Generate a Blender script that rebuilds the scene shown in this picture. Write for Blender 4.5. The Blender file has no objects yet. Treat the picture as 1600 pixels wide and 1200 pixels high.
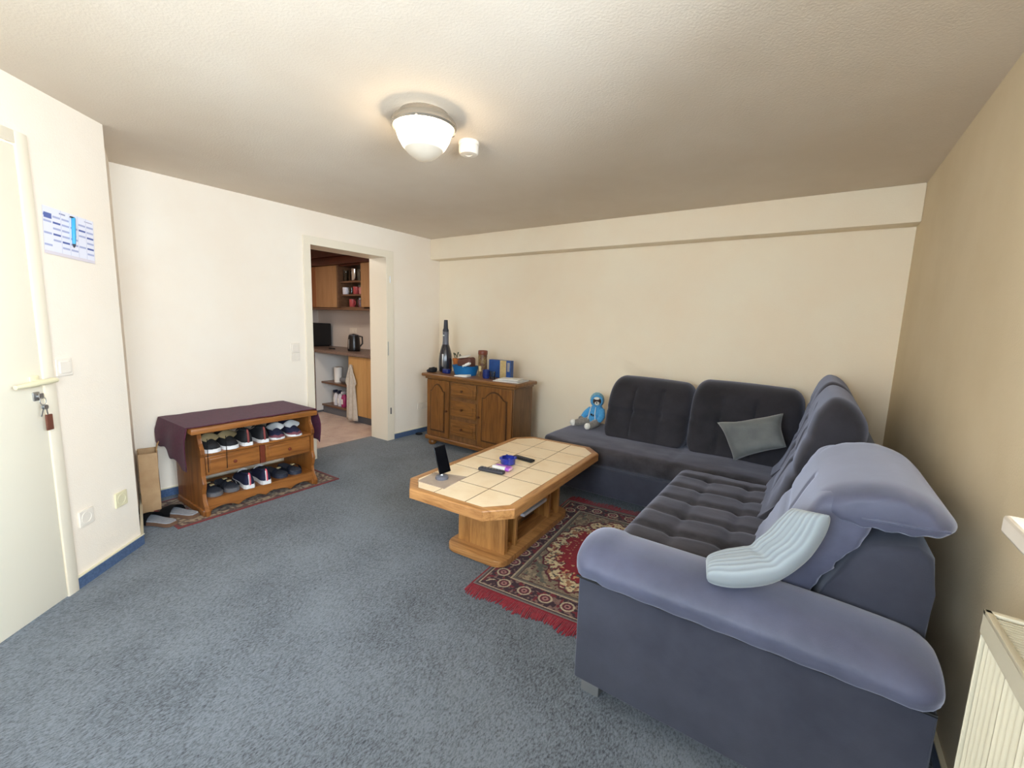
import bpy, bmesh, math, random
import numpy as np
from mathutils import Vector, Matrix, noise as mnoise

random.seed(7)
rng = np.random.default_rng(11)
SC = bpy.context.scene
COL = SC.collection
PI = math.pi

# ------------------------------------------------------------------ camera
F_PX = 677.81
cam_d = bpy.data.cameras.new('camera')
cam_d.sensor_fit = 'HORIZONTAL'
cam_d.sensor_width = 36.0
cam_d.lens = F_PX / 1600 * 36
cam_d.clip_start = .02
cam = bpy.data.objects.new('camera', cam_d)
COL.objects.link(cam)
yaw, pitch, roll = 0.6052, 0.1405, 0.0321
fwd = Vector((-math.sin(yaw) * math.cos(pitch), math.cos(yaw) * math.cos(pitch), -math.sin(pitch)))
rt = Vector((math.cos(yaw), math.sin(yaw), 0))
up = rt.cross(fwd)
r2 = math.cos(roll) * rt + math.sin(roll) * up
u2 = -math.sin(roll) * rt + math.cos(roll) * up
R3 = Matrix((r2, u2, -fwd)).transposed()
cam.matrix_world = Matrix.Translation((3.7918, 0.1411, 1.3441)) @ R3.to_4x4()
SC.camera = cam

# ------------------------------------------------------------------ view + light
SC.view_settings.view_transform = 'Standard'
SC.view_settings.look = 'None'
SC.view_settings.exposure = 1.36
SC.view_settings.gamma = 1.0
SC.view_settings.use_curve_mapping = False

W, H = 4.248, 2.272
YF = -1.30            # front wall behind the camera
YB, YW, ZB = 3.863, 4.021, 2.04
KY = 4.08             # kitchen rear wall
WIN = (-1.10, 1.22, 1.03, 2.19)   # window in the right wall: y0 y1 z0 z1

WIN2 = (2.75, 3.85, 1.03, 2.12)    # second window in the front wall: x0 x1 z0 z1
world = bpy.data.worlds.new('overcast_sky')
SC.world = world
world.use_nodes = True
wn = world.node_tree.nodes
bg = wn['Background']
bg.inputs['Color'].default_value = (0.72, 0.86, 1.0, 1)
bg.inputs['Strength'].default_value = 11.0


def area_light(name, loc, rot, sx, sy, power, color=(1, 1, 1), portal=False):
    d = bpy.data.lights.new(name, 'AREA')
    d.shape = 'RECTANGLE'
    d.size, d.size_y = sx, sy
    d.energy = power
    d.color = color
    if portal:
        d.cycles.is_portal = True
    o = bpy.data.objects.new(name, d)
    o.location = loc
    o.rotation_euler = rot
    COL.objects.link(o)
    return o


# daylight enters through the real window opening
area_light('window_portal', (W + .30, (WIN[0] + WIN[1]) / 2, (WIN[2] + WIN[3]) / 2), (0, PI / 2, 0), WIN[3] - WIN[2], WIN[1] - WIN[0], 1, portal=True)
area_light('window_portal', ((WIN2[0] + WIN2[1]) / 2, YF - .20, (WIN2[2] + WIN2[3]) / 2), (PI / 2, 0, 0), WIN2[1] - WIN2[0], WIN2[3] - WIN2[2], 1, portal=True)
# added unseen fill light to brighten the kitchen
area_light('kitchen_fill_light', (-1.15, 2.4, H - .06), (0, 0, 0), .5, .5, 7, (1, .90, .78))
LAMP_STRENGTH = 9.5
LAMP_XY = (2.215, 1.645)

# ------------------------------------------------------------------ materials
def lin(c):
    return tuple(((v / 255) / 12.92 if v / 255 <= .04045 else ((v / 255 + .055) / 1.055) ** 2.4) for v in c)


def new_mat(name):
    m = bpy.data.materials.new(name)
    m.use_nodes = True
    return m, m.node_tree, m.node_tree.nodes['Principled BSDF']


def N(nt, kind, **kw):
    n = nt.nodes.new(kind)
    for k, v in kw.items():
        if k in n.inputs.keys():
            n.inputs[k].default_value = v
        else:
            setattr(n, k, v)
    return n


def mat(name, c, rough=.6, metal=0., c2=None, scale=20., stretch=(1, 1, 1), detail=4., bump=0., bscale=None, sheen=0., coat=0., spec=.5, mix=(.35, .65), sheen_tint=(1, 1, 1)):
    """plain or two-tone noise material in object space (metres)"""
    m, nt, b = new_mat(name)
    c1 = lin(c)
    b.inputs['Roughness'].default_value = rough
    b.inputs['Metallic'].default_value = metal
    b.inputs['Specular IOR Level'].default_value = spec
    b.inputs['Base Color'].default_value = (*c1, 1)
    if sheen:
        b.inputs['Sheen Weight'].default_value = sheen
        b.inputs['Sheen Roughness'].default_value = .45
        b.inputs['Sheen Tint'].default_value = (*sheen_tint, 1)
    if coat:
        b.inputs['Coat Weight'].default_value = coat
        b.inputs['Coat Roughness'].default_value = .12
    tc = N(nt, 'ShaderNodeTexCoord')
    mp = N(nt, 'ShaderNodeMapping')
    mp.inputs['Scale'].default_value = stretch
    nt.links.new(tc.outputs['Object'], mp.inputs['Vector'])
    if c2 is not None:
        nz = N(nt, 'ShaderNodeTexNoise', Scale=scale, Detail=detail, Roughness=.6)
        nt.links.new(mp.outputs[0], nz.inputs['Vector'])
        cr = N(nt, 'ShaderNodeValToRGB')
        cr.color_ramp.elements[0].color = (*c1, 1)
        cr.color_ramp.elements[1].color = (*lin(c2), 1)
        cr.color_ramp.elements[0].position, cr.color_ramp.elements[1].position = mix
        nt.links.new(nz.outputs['Fac'], cr.inputs[0])
        nt.links.new(cr.outputs[0], b.inputs['Base Color'])
    if bump:
        nb = N(nt, 'ShaderNodeTexNoise', Scale=bscale or scale * 4, Detail=3.)
        nt.links.new(mp.outputs[0], nb.inputs['Vector'])
        bp = N(nt, 'ShaderNodeBump', Strength=bump, Distance=.004)
        nt.links.new(nb.outputs['Fac'], bp.inputs['Height'])
        nt.links.new(bp.outputs[0], b.inputs['Normal'])
    return m


def wood(name, c, c2, axis='y', scale=14., rough=.38, coat=.15):
    st = {'x': (.12, 1.6, 1.6), 'y': (1.6, .12, 1.6), 'z': (1.6, 1.6, .12)}[axis]
    m, nt, b = new_mat(name)
    b.inputs['Roughness'].default_value = rough
    b.inputs['Coat Weight'].default_value = coat
    b.inputs['Coat Roughness'].default_value = .25
    tc = N(nt, 'ShaderNodeTexCoord')
    mp = N(nt, 'ShaderNodeMapping')
    mp.inputs['Scale'].default_value = st
    nt.links.new(tc.outputs['Object'], mp.inputs['Vector'])
    n1 = N(nt, 'ShaderNodeTexNoise', Scale=scale, Detail=6., Roughness=.62, Distortion=1.4)
    n2 = N(nt, 'ShaderNodeTexNoise', Scale=scale * 7, Detail=2.)
    nt.links.new(mp.outputs[0], n1.inputs['Vector'])
    nt.links.new(mp.outputs[0], n2.inputs['Vector'])
    mx = N(nt, 'ShaderNodeMath', operation='MULTIPLY_ADD')
    nt.links.new(n2.outputs['Fac'], mx.inputs[0])
    mx.inputs[1].default_value = .35
    nt.links.new(n1.outputs['Fac'], mx.inputs[2])
    cr = N(nt, 'ShaderNodeValToRGB')
    cr.color_ramp.elements[0].color = (*lin(c2), 1)
    cr.color_ramp.elements[1].color = (*lin(c), 1)
    cr.color_ramp.elements[0].position = .48
    cr.color_ramp.elements[1].position = .78
    nt.links.new(mx.outputs[0], cr.inputs[0])
    nt.links.new(cr.outputs[0], b.inputs['Base Color'])
    bp = N(nt, 'ShaderNodeBump', Strength=.12, Distance=.002)
    nt.links.new(mx.outputs[0], bp.inputs['Height'])
    nt.links.new(bp.outputs[0], b.inputs['Normal'])
    return m


def attr_mat(name, rough=.9, sheen=0., bump=0., bscale=400):
    m, nt, b = new_mat(name)
    a = N(nt, 'ShaderNodeAttribute', attribute_name='Col')
    nt.links.new(a.outputs['Color'], b.inputs['Base Color'])
    b.inputs['Roughness'].default_value = rough
    b.inputs['Specular IOR Level'].default_value = .2
    if sheen:
        b.inputs['Sheen Weight'].default_value = sheen
    if bump:
        tc = N(nt, 'ShaderNodeTexCoord')
        nb = N(nt, 'ShaderNodeTexNoise', Scale=bscale)
        nt.links.new(tc.outputs['Object'], nb.inputs['Vector'])
        bp = N(nt, 'ShaderNodeBump', Strength=bump, Distance=.003)
        nt.links.new(nb.outputs['Fac'], bp.inputs['Height'])
        nt.links.new(bp.outputs[0], b.inputs['Normal'])
    return m


def glass(name, c=(255, 255, 255), rough=.02, alpha=.25):
    m, nt, b = new_mat(name)
    tr = N(nt, 'ShaderNodeBsdfTransparent')
    tr.inputs[0].default_value = (*lin(c), 1)
    gl = N(nt, 'ShaderNodeBsdfGlossy', Roughness=rough)
    fr = N(nt, 'ShaderNodeFresnel', IOR=1.45)
    mx = N(nt, 'ShaderNodeMixShader')
    nt.links.new(fr.outputs[0], mx.inputs[0])
    nt.links.new(tr.outputs[0], mx.inputs[1])
    nt.links.new(gl.outputs[0], mx.inputs[2])
    nt.links.new(mx.outputs[0], nt.nodes['Material Output'].inputs[0])
    return m


def carpet_mat():
    m, nt, b = new_mat('blue_grey_loop_carpet')
    b.inputs['Roughness'].default_value = .95
    b.inputs['Specular IOR Level'].default_value = .1
    b.inputs['Sheen Weight'].default_value = .18
    b.inputs['Sheen Roughness'].default_value = .6
    tc = N(nt, 'ShaderNodeTexCoord')
    mp = N(nt, 'ShaderNodeMapping')
    mp.inputs['Scale'].default_value = (1.6, .75, 1)
    mp.inputs['Rotation'].default_value = (0, 0, .5)
    nt.links.new(tc.outputs['Object'], mp.inputs[0])
    n1 = N(nt, 'ShaderNodeTexNoise', Scale=95., Detail=3., Roughness=.75)
    n2 = N(nt, 'ShaderNodeTexNoise', Scale=2.3, Detail=3.)
    n3 = N(nt, 'ShaderNodeTexNoise', Scale=30., Detail=5., Roughness=.75)
    for n in (n1, n3):
        nt.links.new(mp.outputs[0], n.inputs['Vector'])
    nt.links.new(tc.outputs['Object'], n2.inputs['Vector'])
    a1 = N(nt, 'ShaderNodeMath', operation='MULTIPLY_ADD')
    nt.links.new(n2.outputs['Fac'], a1.inputs[0]); a1.inputs[1].default_value = .35
    nt.links.new(n1.outputs['Fac'], a1.inputs[2])
    a2 = N(nt, 'ShaderNodeMath', operation='MULTIPLY_ADD')
    nt.links.new(n3.outputs['Fac'], a2.inputs[0]); a2.inputs[1].default_value = .45
    nt.links.new(a1.outputs[0], a2.inputs[2])
    cr = N(nt, 'ShaderNodeValToRGB')
    e = cr.color_ramp.elements
    e[0].position, e[1].position = .68, 1.12
    e[0].color = (*lin((46, 51, 57)), 1)
    e[1].color = (*lin((117, 124, 132)), 1)
    nt.links.new(a2.outputs[0], cr.inputs[0])
    nt.links.new(cr.outputs[0], b.inputs['Base Color'])
    bp = N(nt, 'ShaderNodeBump', Strength=.5, Distance=.006)
    nt.links.new(n1.outputs['Fac'], bp.inputs['Height'])
    nt.links.new(bp.outputs[0], b.inputs['Normal'])
    return m


M = {}
M['wall'] = mat('cream_woodchip_wallpaper', (252, 236, 216), .9, c2=(254, 241, 223), scale=1.5, bump=.25, bscale=160, spec=.2)
M['wallr'] = mat('shaded_cream_woodchip_wallpaper', (222, 202, 168), .9, c2=(229, 210, 178), scale=1.5, bump=.25, bscale=160, spec=.2)  # same cream paper, the right wall's dimmer light put into its colour
M['wallb'] = mat('lamp_warmed_woodchip_wallpaper', (253, 235, 208), .9, c2=(254, 240, 215), scale=1.5, bump=.25, bscale=160, spec=.2)  # lamp warmth on the back wall and beam put into the colour
M['ceil'] = mat('off_white_ceiling_paper', (230, 214, 194), .95, c2=(236, 222, 204), scale=1.2, bump=.35, bscale=110, spec=.1)
M['carpet'] = carpet_mat()
M['skirt'] = mat('blue_carpet_skirting', (62, 84, 118), .9, c2=(82, 104, 138), scale=90, bump=.3, sheen=.1)
M['skirt_top'] = mat('cream_skirting_strip', (228, 218, 190), .5)
M['cream'] = mat('cream_lacquer', (246, 232, 208), .35)
M['cream_door'] = mat('cream_door_lacquer', (254, 243, 220), .4)
M['enamel'] = mat('beige_radiator_enamel', (222, 212, 186), .4)
M['chrome_lit'] = mat('chrome_window_reflection', (226, 229, 236), .3, .3)  # window reflection on the table's chrome strip put into a pale colour
M['white_plastic'] = mat('white_plastic', (246, 233, 216), .35)
M['cream_plastic'] = mat('cream_plastic', (236, 224, 186), .35)
M['grey_hole'] = mat('dark_socket_hole', (70, 66, 60), .6)
M['ktile_floor'] = mat('pinkish_kitchen_tile', (214, 192, 178), .35, c2=(196, 170, 158), scale=6)
M['grout'] = mat('grey_grout', (150, 138, 128), .9)
M['kwall'] = mat('kitchen_wall', (226, 212, 200), .85)
M['oak_y'] = wood('oak_along_y', (196, 142, 86), (150, 98, 50), 'y')
M['oak_x'] = wood('oak_along_x', (196, 142, 86), (150, 98, 50), 'x')
M['oak_z'] = wood('oak_along_z', (190, 136, 76), (146, 96, 48), 'z')
M['oak_shaded'] = wood('oak_recess_shade', (120, 82, 42), (88, 56, 26), 'y')  # recess shade under the table put into a darker copy of the oak
M['cab_z'] = wood('sideboard_oak_z', (136, 88, 38), (98, 58, 22), 'z', 12)
M['cab_x'] = wood('sideboard_oak_x', (140, 92, 42), (102, 62, 24), 'x', 12)
M['cab_side'] = wood('sideboard_oak_side', (128, 88, 50), (96, 62, 32), 'z', 12)
M['cab_groove_shade'] = wood('sideboard_groove_shade', (84, 52, 22), (62, 36, 14), 'z', 12)  # shade of the door grooves put into a darker oak tone
M['cab_knob'] = mat('dark_oak_knob', (84, 46, 18), .4)
M['pine_y'] = wood('bench_pine_y', (160, 100, 46), (118, 68, 26), 'y', 11)
M['pine_z'] = wood('bench_pine_z', (152, 94, 42), (112, 62, 24), 'z', 11)
M['pine_red'] = mat('reddish_divider', (112, 48, 26), .45)
M['cloth'] = mat('plum_cloth', (72, 20, 44), .9, c2=(88, 28, 54), scale=60, bump=.2, bscale=500, sheen=.08)
M['tile'] = mat('cream_glazed_tile', (255, 232, 196), .3, c2=(244, 214, 170), scale=7, detail=5, coat=.2, mix=(.45, .8))
M['tgrout'] = mat('brown_grout', (120, 84, 48), .9)
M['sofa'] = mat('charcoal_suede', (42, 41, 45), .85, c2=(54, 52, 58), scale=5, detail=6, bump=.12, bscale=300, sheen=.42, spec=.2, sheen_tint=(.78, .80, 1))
M['sofa_satin_lit'] = mat('window_lit_satin_microfibre', (74, 77, 97), .55, c2=(91, 94, 117), scale=4, detail=6, bump=.08, bscale=300, sheen=.7, spec=.45, sheen_tint=(.80, .83, 1))  # satin fabric with the window's bluish light put into its colour
M['sofa_seat'] = mat('charcoal_brushed_suede', (46, 44, 47), .85, c2=(74, 71, 76), scale=6, stretch=(1, 1.8, 1), detail=6, bump=.15, bscale=260, sheen=.40, spec=.2, sheen_tint=(.78, .80, 1))
M['sofa_base'] = mat('slate_suede_base', (54, 56, 68), .85, c2=(66, 68, 80), scale=4, bump=.1, bscale=300, sheen=.4, spec=.2, sheen_tint=(.8, .86, 1))
M['foot_metal'] = mat('silver_foot', (150, 150, 150), .35, .6)
M['cush_grey'] = mat('grey_velvet', (96, 100, 102), .85, c2=(112, 116, 116), scale=8, bump=.2, bscale=200, sheen=.4)
M['black'] = mat('black_plastic', (16, 16, 18), .3)
M['black_matte'] = mat('black_matte', (14, 14, 16), .6)
M['dark_grey'] = mat('dark_grey_plastic', (52, 52, 60), .45)
M['grey_plastic'] = mat('grey_plastic', (104, 104, 112), .4)
M['chrome'] = mat('chrome', (220, 220, 220), .12, 1.)
M['steel'] = mat('brushed_steel', (190, 190, 190), .3, .9)
M['rim_ring'] = mat('nickel_ring', (176, 164, 148), .25, .7)
M['white'] = mat('white_paper', (240, 238, 232), .7)
M['paper_brown'] = mat('kraft_paper', (196, 160, 118), .8, c2=(184, 146, 104), scale=12, bump=.5, bscale=14)
M['paper_in'] = mat('kraft_paper_inside', (168, 130, 84), .85)
M['keyfob'] = mat('brown_leather', (110, 62, 46), .6)


# ------------------------------------------------------------------ mesh helpers
def wmat(o):
    m = Matrix.Identity(4)
    while o is not None:
        m = o.matrix_basis @ m
        o = o.parent
    return m


def obj(name, bm, m, parent=None, smooth=35, local=False):
    """link a bmesh (world coordinates unless local) as one object"""
    me = bpy.data.meshes.new(name)
    if parent is not None and not local:
        bmesh.ops.transform(bm, matrix=wmat(parent).inverted(), verts=bm.verts)
    bmesh.ops.recalc_face_normals(bm, faces=bm.faces)
    bm.to_mesh(me)
    bm.free()
    if smooth:
        me.shade_smooth()
        me.set_sharp_from_angle(angle=math.radians(smooth))
    if m is not None:
        me.materials.append(M[m] if isinstance(m, str) else m)
    o = bpy.data.objects.new(name, me)
    COL.objects.link(o)
    o.parent = parent
    return o


def tag(o, label=None, cat=None, group=None, kind=None):
    if label: o['label'] = label
    if cat: o['category'] = cat
    if group: o['group'] = group
    if kind: o['kind'] = kind
    return o


def thing(name, label, cat, loc=(0, 0, 0), rotz=0., group=None):
    o = bpy.data.objects.new(name, None)
    o.empty_display_size = .05
    COL.objects.link(o)
    o.location = loc
    o.rotation_euler = (0, 0, rotz)
    o.matrix_basis = Matrix.Translation(loc) @ Matrix.Rotation(rotz, 4, 'Z')
    return tag(o, label, cat, group)


def add_box(bm, x0, x1, y0, y1, z0, z1, bev=0., seg=2):
    mtx = Matrix.Translation(((x0 + x1) / 2, (y0 + y1) / 2, (z0 + z1) / 2)) @ Matrix.Diagonal((x1 - x0, y1 - y0, z1 - z0, 1))
    r = bmesh.ops.create_cube(bm, size=1, matrix=mtx)
    if bev:
        es = list({e for v in r['verts'] for e in v.link_edges})
        bmesh.ops.bevel(bm, geom=es, offset=bev, segments=seg, profile=.5, affect='EDGES', clamp_overlap=True)


def Box(name, parent, m, b, bev=.003, seg=2, local=False):
    bm = bmesh.new()
    add_box(bm, *b, bev=bev, seg=seg)
    return obj(name, bm, m, parent, smooth=20, local=local)


def Boxes(name, parent, m, bs, bev=0., local=False):
    bm = bmesh.new()
    for b in bs:
        add_box(bm, *b, bev=bev)
    return obj(name, bm, m, parent, local=local)


def xform(bm, mtx):
    bmesh.ops.transform(bm, matrix=mtx, verts=bm.verts)
    return bm


def add_lathe(bm, prof, loc=(0, 0, 0), seg=24, mtx=None):
    """profile [(r, z)...] turned around z"""
    T = Matrix.Translation(loc) @ (mtx or Matrix.Identity(4))
    rings = []
    for r, z in prof:
        if r < 1e-5:
            rings.append([bm.verts.new(T @ Vector((0, 0, z)))])
        else:
            rings.append([bm.verts.new(T @ Vector((r * math.cos(2 * PI * k / seg), r * math.sin(2 * PI * k / seg), z))) for k in range(seg)])
    for a, b in zip(rings, rings[1:]):
        if len(a) == 1 and len(b) == 1:
            continue
        for k in range(seg):
            k2 = (k + 1) % seg
            if len(a) == 1: bm.faces.new((a[0], b[k], b[k2]))
            elif len(b) == 1: bm.faces.new((a[k], a[k2], b[0]))
            else: bm.faces.new((a[k], a[k2], b[k2], b[k]))


def Lathe(name, parent, m, prof, loc=(0, 0, 0), seg=24, mtx=None, local=False, smooth=40):
    bm = bmesh.new()
    add_lathe(bm, prof, loc, seg, mtx)
    return obj(name, bm, m, parent, local=local, smooth=smooth)


def add_prism(bm, poly, d0, d1, axis='z', bev=0.):
    """polygon [(a, b)] extruded along axis: z -> (a,b)=(x,y); x -> (y,z); y -> (x,z)"""
    def P(a, b, d):
        return {'z': (a, b, d), 'x': (d, a, b), 'y': (a, d, b)}[axis]
    lo = [bm.verts.new(P(a, b, d0)) for a, b in poly]
    hi = [bm.verts.new(P(a, b, d1)) for a, b in poly]
    n = len(poly)
    fs = [bm.faces.new(lo), bm.faces.new(hi[::-1])]
    for k in range(n):
        fs.append(bm.faces.new((lo[k], hi[k], hi[(k + 1) % n], lo[(k + 1) % n])))
    if bev:
        es = {e for f in fs[:2] for e in f.edges}
        bmesh.ops.bevel(bm, geom=list(es), offset=bev, segments=2, profile=.5, affect='EDGES', clamp_overlap=True)


def Prism(name, parent, m, poly, d0, d1, axis='z', bev=0., local=False):
    bm = bmesh.new()
    add_prism(bm, poly, d0, d1, axis, bev)
    return obj(name, bm, m, parent, smooth=20, local=local)


def add_tube(bm, pts, r, seg=8, caps=True):
    pts = [Vector(p) for p in pts]
    rs = [float(v) for v in r] if isinstance(r, (list, tuple)) else [float(r)] * len(pts)
    rings = []
    prev = None
    for i, p in enumerate(pts):
        d = (pts[min(i + 1, len(pts) - 1)] - pts[max(i - 1, 0)]).normalized()
        ref = prev if prev is not None else (Vector((0, 0, 1)) if abs(d.z) < .9 else Vector((1, 0, 0)))
        a = (ref - d * ref.dot(d)).normalized()
        prev = a
        b = d.cross(a)
        rings.append([bm.verts.new(p + rs[i] * (math.cos(2 * PI * k / seg) * a + math.sin(2 * PI * k / seg) * b)) for k in range(seg)])
    for A, B in zip(rings, rings[1:]):
        for k in range(seg):
            bm.faces.new((A[k], A[(k + 1) % seg], B[(k + 1) % seg], B[k]))
    if caps:
        bm.faces.new(rings[0][::-1])
        bm.faces.new(rings[-1])


def Tube(name, parent, m, pts, r, seg=8, local=False):
    bm = bmesh.new()
    add_tube(bm, pts, r, seg)
    return obj(name, bm, m, parent, local=local, smooth=60)


def add_loft(bm, rings, cap=True, closed=True):
    R = [[bm.verts.new(p) for p in ring] for ring in rings]
    n = len(R[0])
    for A, B in zip(R, R[1:]):
        for k in range(n if closed else n - 1):
            bm.faces.new((A[k], A[(k + 1) % n], B[(k + 1) % n], B[k]))
    if cap:
        for ring, rev in ((R[0], True), (R[-1], False)):
            c = bm.verts.new(sum((v.co for v in ring), Vector()) / n)
            for k in range(n):
                f = (ring[k], ring[(k + 1) % n], c)
                bm.faces.new(f[::-1] if rev else f)


def catmull(pts, per=5, closed=True):
    out = []
    n = len(pts)
    for i in range(n if closed else n - 1):
        if closed:
            p0, p1, p2, p3 = (np.array(pts[(i + k) % n], float) for k in (-1, 0, 1, 2))
        else:
            p0, p1, p2, p3 = (np.array(pts[min(max(i + k, 0), n - 1)], float) for k in (-1, 0, 1, 2))
        for s in range(per):
            t = s / per
            out.append(.5 * (2 * p1 + (p2 - p0) * t + (2 * p0 - 5 * p1 + 4 * p2 - p3) * t * t + (3 * p1 - p0 - 3 * p2 + p3) * t ** 3))
    if not closed:
        out.append(np.array(pts[-1], float))
    return out


def add_rbox(bm, b, r, n=(12, 12, 6), fn=None):
    """finely divided box with rounded edges, then deformed by fn(p, q): q in [-1, 1]^3"""
    x0, x1, y0, y1, z0, z1 = b
    c = Vector(((x0 + x1) / 2, (y0 + y1) / 2, (z0 + z1) / 2))
    h = Vector(((x1 - x0) / 2, (y1 - y0) / 2, (z1 - z0) / 2))
    verts = {}

    def V(i, j, k):
        key = (i, j, k)
        if key not in verts:
            q = Vector((2 * i / n[0] - 1, 2 * j / n[1] - 1, 2 * k / n[2] - 1))
            p = Vector([q[a] * h[a] for a in range(3)])
            inner = Vector([max(-(h[a] - min(r, h[a])), min(h[a] - min(r, h[a]), p[a])) for a in range(3)])
            d = p - inner
            if d.length > 1e-9:
                # map cube corner to sphere corner
                mx = max(abs(d[a]) for a in range(3))
                d = d.normalized() * mx
            p = c + inner + d
            if fn: p = Vector(fn(p, q))
            verts[key] = bm.verts.new(p)
        return verts[key]
    nx, ny, nz = n
    for i in range(nx):
        for j in range(ny):
            for k, flip in ((0, True), (nz, False)):
                f = [V(i, j, k), V(i + 1, j, k), V(i + 1, j + 1, k), V(i, j + 1, k)]
                bm.faces.new(f[::-1] if flip else f)
    for i in range(nx):
        for k in range(nz):
            for j, flip in ((0, False), (ny, True)):
                f = [V(i, j, k), V(i + 1, j, k), V(i + 1, j, k + 1), V(i, j, k + 1)]
                bm.faces.new(f[::-1] if flip else f)
    for j in range(ny):
        for k in range(nz):
            for i, flip in ((0, True), (nx, False)):
                f = [V(i, j, k), V(i, j + 1, k), V(i, j + 1, k + 1), V(i, j, k + 1)]
                bm.faces.new(f[::-1] if flip else f)


def RBox(name, parent, m, b, r, n=(12, 12, 6), fn=None, local=False):
    bm = bmesh.new()
    add_rbox(bm, b, r, n, fn)
    return obj(name, bm, m, parent, smooth=70, local=local)


def ellipsoid(bm, c, r, seg=16, rings=10, mtx=None):
    T = Matrix.Translation(c) @ (mtx or Matrix.Identity(4)) @ Matrix.Diagonal((*r, 1))
    bmesh.ops.create_uvsphere(bm, u_segments=seg, v_segments=rings, radius=1, matrix=T)


def Ell(name, parent, m, c, r, mtx=None, seg=16, rings=10, local=False):
    bm = bmesh.new()
    ellipsoid(bm, c, r, seg, rings, mtx)
    return obj(name, bm, m, parent, smooth=80, local=local)


def paint_sheet(name, w, h, nx, ny, fn, m, parent, thick=.0, mtx=None, local=False):
    """flat printed / woven sheet: grid in xy with a colour attribute from fn(U, V) -> (ny+1, nx+1, 3) sRGB 0..255"""
    us = np.linspace(-w / 2, w / 2, nx + 1)
    vs = np.linspace(-h / 2, h / 2, ny + 1)
    U, V = np.meshgrid(us, vs)
    C = np.clip(fn(U, V), 0, 255) / 255
    C = np.where(C <= .04045, C / 12.92, ((C + .055) / 1.055) ** 2.4)
    verts = np.stack([U.ravel(), V.ravel(), np.full(U.size, thick)], 1)
    idx = np.arange((nx + 1) * (ny + 1)).reshape(ny + 1, nx + 1)
    quads = np.stack([idx[:-1, :-1], idx[:-1, 1:], idx[1:, 1:], idx[1:, :-1]], -1).reshape(-1, 4).tolist()
    col = np.concatenate([C.reshape(-1, 3), np.ones((U.size, 1))], 1)
    vl = verts.tolist()
    if thick:   # rim down to the floor + underside
        ring = list(idx[0, :]) + list(idx[1:, -1]) + list(idx[-1, -2::-1]) + list(idx[-2:0:-1, 0])
        base = len(vl)
        for r_ in ring:
            vl.append([vl[r_][0], vl[r_][1], 0.0])
        n = len(ring)
        for k in range(n):
            k2 = (k + 1) % n
            quads.append([int(ring[k]), base + k, base + k2, int(ring[k2])])
        quads.append([base + k for k in range(n)][::-1])
        col = np.concatenate([col, col[ring]], 0)
    me = bpy.data.meshes.new(name)
    me.from_pydata(vl, [], quads)
    a = me.color_attributes.new('Col', 'FLOAT_COLOR', 'POINT')
    a.data.foreach_set('color', col.astype(np.float32).ravel())
    if mtx is not None:
        me.transform(mtx)
    if parent is not None and not local:
        me.transform(wmat(parent).inverted())
    me.materials.append(M[m])
    me.update()
    o = bpy.data.objects.new(name, me)
    COL.objects.link(o)
    o.parent = parent
    return o


def vnoise(U, V, cell, seed=0):
    """smooth value noise, 0..1"""
    g = np.random.default_rng(seed).random((64, 64))
    x, y = U / cell + 1000, V / cell + 1000
    xi, yi = np.floor(x).astype(int), np.floor(y).astype(int)
    fx, fy = x - xi, y - yi
    fx, fy = fx * fx * (3 - 2 * fx), fy * fy * (3 - 2 * fy)
    G = lambda a, b: g[b % 64, a % 64]
    return (G(xi, yi) * (1 - fx) + G(xi + 1, yi) * fx) * (1 - fy) + (G(xi, yi + 1) * (1 - fx) + G(xi + 1, yi + 1) * fx) * fy


def copy_tree(o, parent=None):
    c = o.copy()
    COL.objects.link(c)
    c.parent = parent
    for ch in list(o.children):
        copy_tree(ch, c)
    return c


def struct(o):
    o['kind'] = 'structure'
    return o


# ------------------------------------------------------------------ room shell
JX = -0.27                       # far side of the doorway reveal
D0, D1, DZ = 2.375, 3.216, 1.98  # clear doorway opening
struct(Boxes('floor', None, 'carpet', [(JX, W, YF, YW, -.08, 0)]))
# left wall with the kitchen doorway
struct(Boxes('wall_left', None, 'wall', [(JX, 0, .6, D0 - .02, 0, H), (JX, 0, D1 + .02, KY, 0, H), (JX, 0, D0 - .02, D1 + .02, DZ + .02, H)]))
struct(Boxes('wall_back', None, 'wallb', [(0, W + .3, YW, YW + .2, 0, H)]))
struct(Boxes('ceiling_beam', None, 'wallb', [(0, W, YB, YW, ZB, H)], bev=.006))
# right wall with window opening
y0, y1, z0, z1 = WIN
struct(Boxes('wall_right', None, 'wallr', [(W, W + .3, YF - .2, y0, 0, H), (W, W + .3, y1, YW, 0, H), (W, W + .3, y0, y1, 0, z0), (W, W + .3, y0, y1, z1, H)]))
P0 = Vector((.709, .871, 0))                    # outer corner of the slanted entrance wall
DV = Vector((.66103, -.75036, 0))               # along it, towards the camera
NV = Vector((.75036, .66103, 0))                # into the room
PE = P0 + DV * 2.85
struct(Boxes('ceiling', None, 'ceil', [(JX, W + .3, YF - .2, YW + .2, H, H + .15)]))


def slab(name, a, b, m, z0=0., z1=H, th=.12, side=None):
    """wall slab from plan point a to b, thickness away from the room"""
    d = (b - a).normalized()
    n = side if side is not None else Vector((d.y, -d.x, 0))
    bm = bmesh.new()
    add_prism(bm, [(a.x, a.y), (b.x, b.y), (b.x - n.x * th, b.y - n.y * th), (a.x - n.x * th, a.y - n.y * th)], z0, z1)
    return struct(obj(name, bm, m))


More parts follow.
